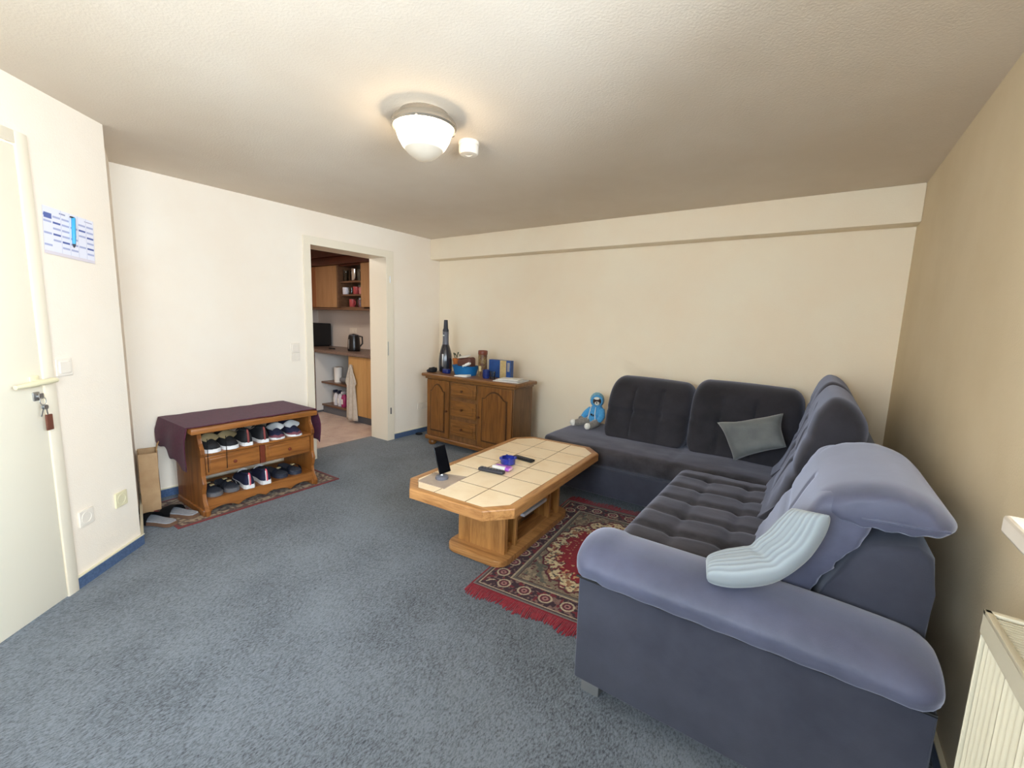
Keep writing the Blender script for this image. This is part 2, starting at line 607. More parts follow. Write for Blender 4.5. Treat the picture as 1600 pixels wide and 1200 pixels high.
S_IN, S_OUT = .490, 1.36        # door leaf along the slanted wall
LEAF_Z = 1.995
bm = bmesh.new()
for sa, sb, za, zb in ((0, S_IN - .012, 0, H), (S_OUT + .012, 2.85, 0, H), (S_IN - .012, S_OUT + .012, LEAF_Z + .012, H)):
    a, b = P0 + DV * sa, P0 + DV * sb
    t = NV * .14
    add_prism(bm, [(a.x, a.y), (b.x, b.y), (b.x - t.x, b.y - t.y), (a.x - t.x, a.y - t.y)], za, zb)
struct(obj('wall_entrance', bm, 'wall'))
RC = Vector((0, 1.052, 0))
nr = Vector((.247, .969, 0)).normalized()
slab('wall_return', P0 - NV * .02, RC, 'wall', side=nr, th=.12)
q0, q1, q2, q3 = WIN2
struct(Boxes('wall_front', None, 'wall', [(PE.x - .3, q0, YF - .2, YF, 0, H), (q1, W + .3, YF - .2, YF, 0, H), (q0, q1, YF - .2, YF, 0, q2), (q0, q1, YF - .2, YF, q3, H)]))

# baseboards: blue carpet strips with a thin cream top edge
def baseboard(name, a, b, n, h=.058):
    t = n * .010
    bm = bmesh.new()
    add_prism(bm, [(a.x, a.y), (b.x, b.y), (b.x + t.x, b.y + t.y), (a.x + t.x, a.y + t.y)], 0, h)
    o = struct(obj(name, bm, 'skirt'))
    t = n * .014
    bm = bmesh.new()
    add_prism(bm, [(a.x, a.y), (b.x, b.y), (b.x + t.x, b.y + t.y), (a.x + t.x, a.y + t.y)], h, h + .006)
    obj('top_strip', bm, 'skirt_top', o)
    return o


baseboard('baseboard_entrance', P0 + DV * -.012, P0 + DV * .432, NV)
baseboard('baseboard_entrance_far', P0 + DV * 1.43, PE, NV)
baseboard('baseboard_return', P0 + nr * .0, RC, nr)
baseboard('baseboard_left', Vector((0, 1.06, 0)), Vector((0, 2.308, 0)), Vector((1, 0, 0)))
baseboard('baseboard_left_corner', Vector((0, 3.312, 0)), Vector((0, YW, 0)), Vector((1, 0, 0)))
baseboard('baseboard_back', Vector((0.012, YW, 0)), Vector((W, YW, 0)), Vector((0, -1, 0)))
baseboard('baseboard_right', Vector((W, YF, 0)), Vector((W, YW - .012, 0)), Vector((-1, 0, 0)), .066)
baseboard('baseboard_front', Vector((2.6, YF, 0)), Vector((W - .012, YF, 0)), Vector((0, 1, 0)))

# kitchen doorway lining (no leaf)
d2 = struct(Boxes('door_2', None, 'cream', [(JX, 0.001, D0 - .02, D0, 0, DZ), (JX, 0.001, D1, D1 + .02, 0, DZ), (JX, 0.001, D0 - .02, D1 + .02, DZ, DZ + .02)]))
for nm, b in (('casing', (.0, .016, 2.31, D0 + .004, 0, DZ + .0)), ('casing', (.0, .016, D1 - .004, 3.309, 0, DZ + .0)), ('casing', (.0, .016, 2.31, 3.309, DZ - .004, 2.05))):
    Box(nm, d2, 'cream', b, .004)
for y in (3.297,):
    for z in (.30, 1.72):
        Lathe('hinge', d2, 'dark_grey' if z < 1 else 'steel', [(0, 0), (.006, 0), (.006, .07), (0, .07)], (.020, y - .04, z), 10)
Boxes('strike_plate', d2, 'steel', [(.0155, .018, 3.225, 3.233, .95, 1.1)])

# entrance door in the slanted wall
def SP(s, z, off=0.):
    p = P0 + DV * s + NV * off
    return Vector((p.x, p.y, z))


DM = Matrix((( DV.x, NV.x, 0, P0.x), (DV.y, NV.y, 0, P0.y), (0, 0, 1, 0), (0, 0, 0, 1)))  # local (s, off, z) -> world


def SBox(name, parent, m, s0, s1, o0, o1, z0, z1, bev=.003):
    bm = bmesh.new()
    add_box(bm, s0, s1, o0, o1, z0, z1, bev)
    xform(bm, DM)
    return obj(name, bm, m, parent)


d1 = struct(SBox('door_1', None, 'cream_door', S_IN, S_OUT, -.030, .012, .006, LEAF_Z, .004))
SBox('casing', d1, 'cream', .432, S_IN - .003, -.001, .016, 0, 2.052, .004)
SBox('casing', d1, 'cream', S_OUT + .003, 1.425, -.001, .016, 0, 2.052, .004)
SBox('casing', d1, 'cream', S_IN - .003, S_OUT + .003, -.001, .016, LEAF_Z + .004, 2.052, .004)
hd = SBox('door_handle', d1, 'cream_plastic', .508, .552, .011, .020, 1.005, 1.055, .006)
bm = bmesh.new()
add_tube(bm, [SP(.53, 1.03, .015), SP(.53, 1.03, .045), SP(.532, 1.03, .056)], .010, 10)
add_tube(bm, [SP(.478, 1.030, .058), SP(.50, 1.031, .060), SP(.60, 1.026, .060), SP(.655, 1.022, .055)], [.010, .0125, .0115, .009], 10)
obj('lever', bm, 'cream_plastic', hd, smooth=60)
SBox('lock_plate', d1, 'steel', .515, .545, .011, .020, .945, .985, .006)

# ceiling finish of the kitchen + kitchen shell
struct(Boxes('floor_kitchen', None, 'grout', [(-2.7, JX, 1.1, KY, -.08, -.004)]))
kf = bpy.data.objects['floor_kitchen']
tm = None
ts = .30
for i in range(8):
    for j in range(10):
        bx = (-2.7 + i * ts + .003, min(-2.7 + (i + 1) * ts - .003, JX - .002), 1.1 + j * ts + .003, min(1.1 + (j + 1) * ts - .003, KY))
        if bx[1] - bx[0] < .05 or bx[3] - bx[2] < .02:
            continue
        if i < 7 and j < 9 and tm is not None:
            o = bpy.data.objects.new('tile', tm)
            COL.objects.link(o)
            o.parent = kf
            o.location = (bx[0], bx[2], 0)
        elif i < 7 and j < 9:
            o = Box('tile', None, 'ktile_floor', (0, ts - .006, 0, ts - .006, -.01, 0), .0015)
            tm = o.data
            o.parent = kf
            o.location = (bx[0], bx[2], 0)
        else:
            Box('tile', kf, 'ktile_floor', (*bx, -.01, 0), .0015)
struct(Boxes('wall_kitchen_back', None, 'kwall', [(-2.7, JX, KY, KY + .1, 0, H)]))
struct(Boxes('wall_kitchen_side', None, 'kwall', [(-2.8, -2.7, 1.1, KY, 0, H)]))
struct(Boxes('wall_kitchen_front', None, 'kwall', [(-2.7, JX, 1.0, 1.1, 0, H)]))
struct(Boxes('ceiling_kitchen', None, 'kwall', [(-2.8, JX, 1.0, KY + .1, H, H + .1)]))

# window in the right wall
wf = struct(Boxes('window_1', None, 'cream', [(W + .16, W + .22, y0, y0 + .06, z0, z1), (W + .16, W + .22, y1 - .06, y1, z0, z1), (W + .16, W + .22, y0 + .06, y1 - .06, z0, z0 + .06), (W + .16, W + .22, y0 + .06, y1 - .06, z1 - .06, z1),
                                             (W + .16, W + .22, (y0 + y1) / 2 - .05, (y0 + y1) / 2 + .05, z0 + .06, z1 - .06)]))
M['window_glass'] = glass('window_glass')
for a, b in ((y0 + .06, (y0 + y1) / 2 - .05), ((y0 + y1) / 2 + .05, y1 - .06)):
    Box('pane', wf, 'window_glass', (W + .185, W + .195, a, b, z0 + .06, z1 - .06), 0)
wf = struct(Boxes('window_2', None, 'cream', [(q0, q0 + .06, YF - .15, YF - .09, q2, q3), (q1 - .06, q1, YF - .15, YF - .09, q2, q3), (q0 + .06, q1 - .06, YF - .15, YF - .09, q2, q2 + .06), (q0 + .06, q1 - .06, YF - .15, YF - .09, q3 - .06, q3)]))
Box('pane', wf, 'window_glass', (q0 + .06, q1 - .06, YF - .125, YF - .115, q2 + .06, q3 - .06), 0)
struct(Box('window_2_sill', None, 'white_plastic', (q0 - .05, q1 + .05, YF - .14, YF + .14, q2 - .035, q2), .006))
SILL_Y = 1.268
struct(Box('window_1_sill', None, 'white_plastic', (W - .145, W + .16, y0 - .1, SILL_Y, z0 - .035, z0), .006))

# ------------------------------------------------------------------ sofa
sofa = thing('corner_sofa', 'charcoal suede corner sofa in an L along the rear and right walls', 'sofa', (3.3, 3.0, 0))
Box('base_panel', sofa, 'sofa_base', (2.06, 4.10, 3.075, 3.92, .085, .30), .018, 3)
Box('base_panel', sofa, 'sofa_base', (3.21, 4.10, 1.66, 3.10, .095, .30), .018, 3)


def line_dip(v, c, w):
    return math.exp(-((v - c) / w) ** 2)


def seat_left_fn(p, q):
    x, y, z = p
    if q.z > .2:
        e = min(1, (1 - abs(q.x)) * 6) * min(1, (1 - abs(q.y)) * 3)
        z += .010 * e + .006 * mnoise.noise(Vector((x * 4, y * 4, 1)))
        z -= .008 * line_dip(x, 3.06, .02)
    # rounded nose leaning over the base
    if q.y < -.6: y += .03 * (1 - (q.z + 1) / 2)
    # far left end is cut back towards the wall
    if x < 2.3: y += .16 * max(0, (2.3 - x) / .3) ** 1.6 * max(0, (3.5 - y) / .5)
    return x, y, z


RBox('seat_cushion', sofa, 'sofa_seat', (2.00, 3.80, 3.065, 3.94, .285, .436), .062, (70, 36, 8), seat_left_fn)


def seat_right_fn(p, q):
    x, y, z = p
    if q.z > .2:
        e = min(1, (1 - abs(q.x)) * 5) * min(1, (1 - abs(q.y)) * 5)
        z += .012 * e
        for k in range(6):
            z -= .017 * line_dip(y, 1.86 + k * .205 + .012 * math.sin(x * 9), .022) * e
        for c in (3.36, 3.57):
            z -= .010 * line_dip(x, c, .02) * e
            for k in range(6):
                z -= .012 * math.exp(-((x - c) ** 2 + (y - 1.86 - k * .205) ** 2) / .0009)
        z += .005 * mnoise.noise(Vector((x * 7, y * 7, 4)))
    if q.x < -.6: x += .022 * (1 - (q.z + 1) / 2)
    return x, y, z


RBox('seat_cushion', sofa, 'sofa_seat', (3.145, 3.86, 1.64, 3.060, .285, .440), .062, (44, 90, 8), seat_right_fn)


def sweep_cushion(name, parent, m, prof, a0, a1, axis, n=34, end=.07, k_end=.42, fn=None, per=6):
    """closed side profile [(d, z)] swept along the run of the sofa with pillowy ends.
    axis 'x': d is y; axis 'y': d is x"""
    pts = catmull(prof, per)
    c = sum(pts) / len(pts)
    rings = []
    # denser stations near the ends
    ts = np.concatenate([[0, .004, .012, .026, .046, .07], np.linspace(.10, .90, n), [.93, .954, .974, .988, .996, 1]])
    L = a1 - a0
    for t in ts:
        a = a0 + t * L
        e = min(t, 1 - t) * L
        u = max(0, (end - e) / end)
        s = 1 - k_end * (1 - math.sqrt(max(0, 1 - u * u)))
        ring = []
        for i, p in enumerate(pts):
            q = c + (p - c) * s
            d, z = float(q[0]), float(q[1])
            if fn:
                d, z = fn(a, t, d, z, i / len(pts))
            ring.append((a, d, z) if axis == 'x' else (d, a, z))
        rings.append(ring)
    bm = bmesh.new()
    add_loft(bm, rings)
    return obj(name, bm, m, parent, smooth=75)


BACK_L = [(3.47, .42), (3.48, .52), (3.515, .66), (3.57, .80), (3.64, .885), (3.73, .925), (3.83, .915), (3.91, .85), (3.94, .70), (3.94, .42), (3.7, .40)]


def tuft_L(xs, zline):
    def f(a, t, d, z, i):
        if d < 3.74 and z > .45 and z < .86:
            g = 0.
            for xc in xs: g += .020 * line_dip(a, xc, .013)
            g += .018 * line_dip(z, zline, .013)
            for xc in xs: g += .018 * math.exp(-((a - xc) ** 2 + (z - zline) ** 2) / .0012)
            d += g
        z += .035 * (t - .3) ** 2 * (1 if z > .7 else 0) * -1
        return d, z
    return f


sweep_cushion('backrest', sofa, 'sofa', BACK_L, 2.405, 3.065, 'x', fn=tuft_L((2.63, 2.85), .655), end=.09)
sweep_cushion('backrest', sofa, 'sofa', [(p[0], p[1] + (.03 if p[1] > .6 else 0)) for p in BACK_L], 3.065, 3.78, 'x', fn=tuft_L((3.28, 3.50), .67), end=.09)
BACK_R = [(3.66, .41), (3.685, .50), (3.735, .64), (3.775, .78), (3.805, .90), (3.835, 1.00), (3.885, 1.062), (3.95, 1.045), (4.005, .98), (4.02, .90), (3.995, .78), (4.01, .60), (4.01, .42)]


def tuft_R(yc):
    def f(a, t, d, z, i):
        if d < 3.9 and .5 < z < 1.0:
            g = .012 * line_dip(z, .70, .018) + .010 * line_dip(a, yc, .016) + .008 * line_dip(z, .87, .02)
            g += .014 * math.exp(-((a - yc) ** 2 + (z - .70) ** 2) / .0014)
            d += g + .008 * mnoise.noise(Vector((a * 8, z * 8, d)))
        return d, z
    return f


sweep_cushion('backrest', sofa, 'sofa', BACK_R, 3.17, 3.86, 'y', fn=tuft_R(3.4), end=.10, k_end=.34)
sweep_cushion('backrest', sofa, 'sofa', BACK_R, 2.42, 3.165, 'y', fn=tuft_R(2.8), end=.11, k_end=.34)
BACK_N = [(3.66, .41), (3.695, .50), (3.74, .61), (3.785, .71), (3.822, .80), (3.858, .862), (3.915, .885), (3.98, .86), (3.97, .76), (3.91, .67), (3.865, .57), (3.83, .46), (3.80, .41)]


def wrinkle_N(a, t, d, z, i):
    e = max(0, 1 - min(t, 1 - t) * 14)
    d += .003 * e * math.sin(z * 130)
    if d < 3.9 and z < .84: d += .012 * line_dip(z, .66, .016) + .012 * line_dip(a, 2.0, .016)
    return d, z


nb = sweep_cushion('backrest', sofa, 'sofa_satin_lit', BACK_N, 1.665, 2.40, 'y', fn=wrinkle_N, end=.05, k_end=.22)
HEAD = [(3.842, .822), (3.866, .872), (3.93, .908), (4.02, .922), (4.10, .900), (4.145, .862), (4.158, .838), (4.135, .815), (4.07, .800), (3.97, .795), (3.905, .795)]


def wrinkle_H(a, t, d, z, i):
    e = max(0, 1 - min(t, 1 - t) * 10)
    z += .0035 * e * math.sin(d * 120 + 1.2) * (1 if z < .87 else .7)
    z -= .004 * line_dip(d, 3.97, .02) * (z > .84) * e
    return d, z


hr = sweep_cushion('headrest', sofa, 'sofa_satin_lit', HEAD, 1.655, 2.38, 'y', fn=wrinkle_H, end=.11, k_end=.40)
Tube('piping', hr, 'sofa_satin_lit', [(3.95, 1.657, .832), (4.0, 1.652, .838), (4.08, 1.653, .842), (4.13, 1.665, .842)], .0045, 8)
# wooden-framed back shell covered in fabric
BF = [(3.84, .30), (3.845, .46), (3.895, .60), (3.945, .715), (3.975, .752), (4.08, .778), (4.115, .755), (4.125, .66), (4.12, .30)]
bm = bmesh.new()
add_prism(bm, BF, 1.672, 3.90, 'y', bev=.018)
obj('back_frame', bm, 'sofa_base', sofa, smooth=60)
Box('back_frame', sofa, 'sofa_base', (2.44, 3.95, 3.86, 3.965, .30, .76), .02, 3)
# near arm
Box('arm', sofa, 'sofa_base', (3.205, 4.115, 1.432, 1.675, .095, .485), .012, 3)
ARM = [(1.425, .488), (1.402, .515), (1.408, .552), (1.455, .585), (1.53, .600), (1.61, .594), (1.672, .566), (1.69, .52), (1.675, .488), (1.55, .484)]


def arm_fn(a, t, d, z, i):
    z -= .03 * max(0, (a - 3.75) / .4) ** 2 * max(0, (z - .49) / .1)
    if t < .12: z += .006
    z += .004 * math.sin(a * 60) * line_dip(z, .515, .02)
    return d, z


sweep_cushion('arm_pad', sofa, 'sofa_satin_lit', ARM, 3.185, 4.125, 'x', fn=arm_fn, end=.06, k_end=.5)
Tube('arm_piping', sofa, 'black_matte', [(3.20, 1.428, .486), (3.5, 1.426, .486), (4.11, 1.427, .486)], .004, 8)
for fx, fy in ((3.245, 1.525), (4.06, 1.525), (2.14, 3.16), (2.14, 3.82), (4.0, 3.82)):
    Box('foot', sofa, 'foot_metal', (fx - .035, fx + .035, fy - .03, fy + .03, 0, .098), .004)


def quad_pillow(name, label, corners, thick, m, n=22, fn=None, pinch=.10):
    """pillow from four corner points (TL, TR, BR, BL)"""
    TL, TR, BR, BL = [Vector(c) for c in corners]
    nrm = (TR - TL).cross(BL - TL).normalized()
    bm = bmesh.new()
    grid = {}
    for side in (1, -1):
        for i in range(n + 1):
            for j in range(n + 1):
                u, v = i / n, j / n
                edge = i in (0, n) or j in (0, n)
                if edge and (i, j, 0) in grid:
                    continue
                uu, vv = 2 * u - 1, 2 * v - 1
                # sides drawn in between the corners
                uc = uu * (1 - pinch * (1 - vv * vv) * abs(uu))
                vc = vv * (1 - pinch * (1 - uu * uu) * abs(vv))
                a, b = (uc + 1) / 2, (vc + 1) / 2
                p = TL.lerp(TR, a).lerp(BL.lerp(BR, a), b)
                h = thick / 2 * (max(0, (1 - uu ** 4) * (1 - vv ** 4))) ** .55
                p = p + nrm * h * side
                if fn: p = Vector(fn(p, uu, vv, side))
                grid[(i, j, 0 if edge else side)] = bm.verts.new(p)
    G = lambda i, j, s: grid[(i, j, 0)] if i in (0, n) or j in (0, n) else grid[(i, j, s)]
    for s in (1, -1):
        for i in range(n):
            for j in range(n):
                f = [G(i, j, s), G(i + 1, j, s), G(i + 1, j + 1, s), G(i, j + 1, s)]
                bm.faces.new(f if s > 0 else f[::-1])
    o = obj(name, bm, m, None, smooth=80)
    tag(o, label, 'cushion')
    return o


def grey_fn(p, u, v, s):
    return p + Vector((0, 0, 0)) + Vector((.004, .008, .004)) * mnoise.noise(p * 9)


quad_pillow('throw_cushion', 'plain dark grey velvet cushion propped against the backrest in the sofa corner', [(3.285, 3.40, .700), (3.672, 3.36, .828), (3.715, 3.205, .648), (3.425, 3.315, .470)], .13, 'cush_grey', fn=grey_fn)

# pale ribbed cushion, folded over arm and backrest
def ribbed():
    m, nt, b = new_mat('pale_blue_grey_corduroy')
    b.inputs['Roughness'].default_value = .85
    b.inputs['Sheen Weight'].default_value = .35
    a = N(nt, 'ShaderNodeAttribute', attribute_name='Col')
    nt.links.new(a.outputs['Color'], b.inputs['Base Color'])
    return m


M['ribbed'] = ribbed()
near = catmull([(3.606, 1.440, .612), (3.682, 1.452, .622), (3.769, 1.490, .652), (3.835, 1.530, .716), (3.868, 1.550, .788), (3.880, 1.558, .853)], 12, closed=False)
far = catmull([(3.585, 1.535, .617), (3.636, 1.585, .630), (3.690, 1.612, .652), (3.735, 1.618, .716), (3.770, 1.622, .781), (3.800, 1.624, .828)], 12, closed=False)
NS = len(near)
bm = bmesh.new()
cl = bm.verts.layers.float_color.new('Col')
nseg = 140
allr = []
for i in range(NS):
    t = i / (NS - 1)
    cc = (near[i] + far[i]) / 2
    ax = (far[i] - near[i]) / 2
    j0, j1 = max(i - 1, 0), min(i + 1, NS - 1)
    tg = (near[j1] + far[j1] - near[j0] - far[j0])
    nn = np.cross(tg, ax)
    nn = nn / np.linalg.norm(nn)
    if nn[2] < 0: nn = -nn
    th = .040 * (max(0.0, 1 - (2 * t - 1) ** 8)) ** .5 + .002
    cc = cc + nn * .012
    hw = np.linalg.norm(ax)
    ring = []
    for k in range(nseg):
        an = 2 * PI * k / nseg
        ca, sa = math.cos(an), math.sin(an)
        w = (abs(ca) ** .75) * (1 if ca > 0 else -1)
        h = th * (abs(sa) ** .85) * (1 if sa > 0 else -1) * (1 if sa > 0 else .8)
        rib = math.sin(w * 27)
        h += .0017 * rib * (1 if sa > 0 else -1) * abs(sa) ** .5
        if sa > 0: h -= .010 * math.exp(-((t - .47) / .05) ** 2) * sa
        v = bm.verts.new(cc + ax * w + nn * h)
        v[cl] = (*(np.array([.29, .33, .36]) * (1 + .16 * rib)), 1)
        ring.append(v)
    allr.append(ring)
for A, B in zip(allr, allr[1:]):
    for k in range(nseg):
        bm.faces.new((A[k], A[(k + 1) % nseg], B[(k + 1) % nseg], B[k]))
bm.faces.new(allr[0][::-1]); bm.faces.new(allr[-1])
o = obj('throw_cushion', bm, 'ribbed', None, smooth=80)
tag(o, 'pale blue-grey ribbed cushion folded over the near sofa arm', 'cushion')

# plush toy in a hooded top
M['hood_blue'] = mat('sky_blue_fleece', (58, 146, 206), .9, c2=(88, 168, 220), scale=80, bump=.3, sheen=.4)
M['hood_teal'] = mat('pale_teal_fleece', (104, 152, 170), .9, c2=(130, 178, 196), scale=80, bump=.3, sheen=.4)
M['plush_grey'] = mat('grey_plush', (128, 122, 116), .95, c2=(150, 144, 138), scale=90, bump=.5, sheen=.5)
M['plush_white'] = mat('white_plush', (236, 232, 222), .95, bump=.4, c2=(246, 242, 234), scale=90, sheen=.3)
M['plush_brown'] = mat('brown_plush', (70, 52, 46), .95)
toy = thing('plush_toy', 'grey plush animal in a blue hooded top sitting at the sofa end', 'toy', (2.26, 3.66, .437))
T0 = Vector((2.258, 3.655, .452))
bm = bmesh.new()
add_loft(bm, [[(T0.x + r * math.cos(a), T0.y + .9 * r * math.sin(a) + (z * .25), T0.z + z) for a in np.linspace(0, 2 * PI, 20, endpoint=False)] for r, z in ((.02, .03), (.058, .04), (.072, .075), (.068, .12), (.056, .165), (.040, .19), (.02, .2))])
obj('hooded_top', bm, 'hood_blue', toy, smooth=80)
hc = T0 + Vector((-.002, .045, .235))
hood = Ell('hood', toy, 'hood_teal', hc, (.064, .058, .070))
look = Vector((.35, -.93, -.05)).normalized()
fm = Vector((0, 0, 1)).rotation_difference(look).to_matrix().to_4x4()
bm = bmesh.new()
bmesh.ops.create_circle(bm, segments=4, radius=.001)
bm.clear()
rr = []
for k in range(24):
    a = 2 * PI * k / 24
    c = hc + (fm @ Vector((math.cos(a) * .045, math.sin(a) * .047, .040)))
    ring = []
    for j in range(8):
        b = 2 * PI * j / 8
        ring.append(c + fm @ Vector((math.cos(a) * .009 * math.cos(b), math.sin(a) * .009 * math.cos(b), .009 * math.sin(b))))
    rr.append(ring)
R_ = [[bm.verts.new(p) for p in r] for r in rr]
for k in range(24):
    for j in range(8):
        bm.faces.new((R_[k][j], R_[k][(j + 1) % 8], R_[(k + 1) % 24][(j + 1) % 8], R_[(k + 1) % 24][j]))
obj('hood_rim', bm, 'hood_blue', hood, smooth=80)
face = Ell('face', toy, 'plush_brown', hc + look * .030, (.042, .035, .042))
Ell('muzzle', face, 'plush_white', hc + look * .060 + Vector((.004, 0, -.016)), (.022, .018, .017))
Ell('forehead', face, 'plush_white', hc + look * .052 + Vector((-.002, 0, .024)), (.026, .016, .013))
Ell('nose', face, 'black', hc + look * .079 + Vector((0, 0, -.008)), (.008, .006, .006))
for sx in (-1, 1):
    Ell('eye', face, 'black', hc + look * .066 + Vector((sx * .018, 0, .006)), (.006, .005, .006))


def limb(name, pts, rad, m, parent):
    P = [Vector(tuple(v)) for v in catmull(pts, 4, closed=False)]
    rr_ = list(np.interp(np.linspace(0, 1, len(P)), np.linspace(0, 1, len(rad)), rad))
    bm = bmesh.new()
    add_tube(bm, P, rr_, 12)
    ellipsoid(bm, P[-1], (rr_[-1],) * 3, 12, 8)
    return obj(name, bm, m, parent, smooth=80)


lg = limb('leg', [T0 + Vector((-.03, 0, .045)), T0 + Vector((-.08, -.05, .045)), T0 + Vector((-.135, -.09, .032))], [.036, .034, .028], 'plush_grey', toy)
Ell('foot', lg, 'plush_white', T0 + Vector((-.155, -.105, .034)), (.027, .025, .030))
lg = limb('leg', [T0 + Vector((.03, -.01, .045)), T0 + Vector((.03, -.07, .042)), T0 + Vector((.015, -.125, .030))], [.036, .034, .028], 'plush_grey', toy)
Ell('foot', lg, 'plush_white', T0 + Vector((.005, -.148, .032)), (.027, .026, .029))
am = limb('arm', [T0 + Vector((-.045, .03, .15)), T0 + Vector((-.085, .01, .11)), T0 + Vector((-.10, -.02, .075))], [.030, .028, .024], 'hood_blue', toy)
Ell('paw', am, 'plush_grey', T0 + Vector((-.108, -.035, .065)), (.027, .025, .024))
am = limb('arm', [T0 + Vector((.05, .03, .15)), T0 + Vector((.075, -.01, .11)), T0 + Vector((.07, -.04, .08))], [.030, .028, .024], 'hood_blue', toy)
for sx in (-1, 1):
    Tube('drawstring', hood, 'white', [T0 + Vector((sx * .022, -.035, .185)), T0 + Vector((sx * .026, -.055, .13)), T0 + Vector((sx * .034, -.06, .075))], .003, 6)
bm = bmesh.new()
for (dx, dz, w, h) in ((-.012, .012, .006, .016), (-.004, .012, .004, .016), (.006, .012, .010, .004), (.006, .002, .010, .004), (.013, .008, .003, .012)):
    add_box(bm, T0.x + dx - w / 2, T0.x + dx + w / 2, T0.y - .052, T0.y - .044, T0.z + .105 + dz - h / 2, T0.z + .105 + dz + h / 2)
obj('chest_print', bm, 'black_matte', toy)

# ------------------------------------------------------------------ large red rug
def rug_cols(hw, hh, border, seed, red, style=0):
    def fn(U, V):
        e = np.minimum(hw - np.abs(U), hh - np.abs(V))
        shape = U.shape + (3,)
        C = np.empty(shape)
        C[:] = (128, 112, 92)
        n1 = vnoise(U, V, .012, seed); n2 = vnoise(U, V, .02, seed + 1); n3 = vnoise(np.abs(U), np.abs(V), .016, seed + 2)

        def put(mask, c): C[mask] = c
        # field with small florals
        put(n3 > .62, (158, 138, 112)); put(n1 > .74, (92, 40, 44)); put((n2 > .72), (96, 92, 80))
        if style == 0:
            th = np.arctan2(V / hh, U / hw)
            d = np.sqrt((U / (hw - border - .025)) ** 2 + (V / (hh - border - .055)) ** 2)
            rip = .035 * np.cos(th * 16) + .02 * np.cos(th * 32)
            m = d + rip < 1.0
            put(m, (206, 186, 146)); put(m & (n3 > .60), (120, 40, 46)); put(m & (n1 > .70), (84, 74, 66)); put(m & (n2 < .24), (160, 112, 80))
            mm = (np.abs(d + rip - 1.0) < .018); put(mm, (92, 30, 40))
            m2 = d + 1.6 * rip < .77
            put(m2, red); put(m2 & (np.abs(d + 1.6 * rip - .77) < .015), (70, 12, 26))
            sp = m2 & (n3 > .70) & (d > .55)
            put(sp, (196, 150, 108))
            m3 = d + 1.2 * rip < .26
            put(m3, (196, 176, 140)); put(m3 & (n3 > .55), (110, 34, 42))
        # main border band
        b = (e < border) & (e > .034)
        put(b, (58, 32, 44)); put(b & (n1 > .66), (126, 96, 88)); put(b & (n2 > .72), (112, 34, 44))
        mid = (border + .034) / 2
        onside = (hw - np.abs(U)) < (hh - np.abs(V))
        along = np.where(onside, V, U)
        across = e - mid
        per = .118
        ph = (along / per + .5) % 1 - .5
        rad = np.sqrt((ph * per) ** 2 + across ** 2)
        put(b & (rad < .036), (186, 168, 140)); put(b & (rad < .027), (92, 30, 46)); put(b & (rad < .016), (168, 118, 112)); put(b & (rad < .007), (70, 24, 36))
        # thin stripes
        for a0, a1, c in ((.0, .010, red), (.010, .020, (116, 110, 106)), (.020, .027, (72, 54, 58)), (.027, .034, (176, 158, 132)),
                          (border, border + .008, (176, 158, 130)), (border + .008, border + .022, (104, 96, 88)), (border + .022, border + .028, (82, 60, 54))):
            put((e >= a0) & (e < a1), c)
        C *= (.86 + .28 * rng.random(U.shape))[..., None]
        return C
    return fn


M['rug'] = attr_mat('woven_rug', .95, .15, .4, 500)
M['fringe'] = mat('crimson_fringe', (128, 14, 34), .9, c2=(160, 24, 44), scale=60, sheen=.2)
RW, RH = 1.0, 1.30
rug = thing('persian_rug', 'red patterned rug with crimson fringes between coffee table and sofa', 'rug', (2.905, 2.435, 0), math.radians(5))
paint_sheet('pile', RW, RH, 300, 390, rug_cols(RW / 2, RH / 2, .15, 3, (136, 12, 30)), 'rug', rug, thick=.007, local=True)
for sgn in (-1, 1):
    bm = bmesh.new()
    for k in range(230):
        x = -RW / 2 + RW * (k + random.random() * .8) / 230
        L = .068 + random.uniform(-.012, .016) + .012 * math.sin(k * .11)
        dx = .010 * math.sin(k * .09) + random.uniform(-.006, .006)
        ya = sgn * RH / 2
        pts = [(x, ya, .006), (x + dx * .4, ya + sgn * L * .5, .006 + random.uniform(0, .003)), (x + dx, ya + sgn * L, .002 + random.uniform(0, .003))]
        w = .0034
        vs = []
        for p in pts:
            vs.append((bm.verts.new((p[0] - w, p[1], p[2] - .001)), bm.verts.new((p[0], p[1], p[2] + .002)), bm.verts.new((p[0] + w, p[1], p[2] - .001))))
        for A, B in zip(vs, vs[1:]):
            for q in (0, 1): bm.faces.new((A[q], A[q + 1], B[q + 1], B[q]))
    f = obj('fringe', bm, 'fringe', rug, local=True)
    f['kind'] = 'stuff'

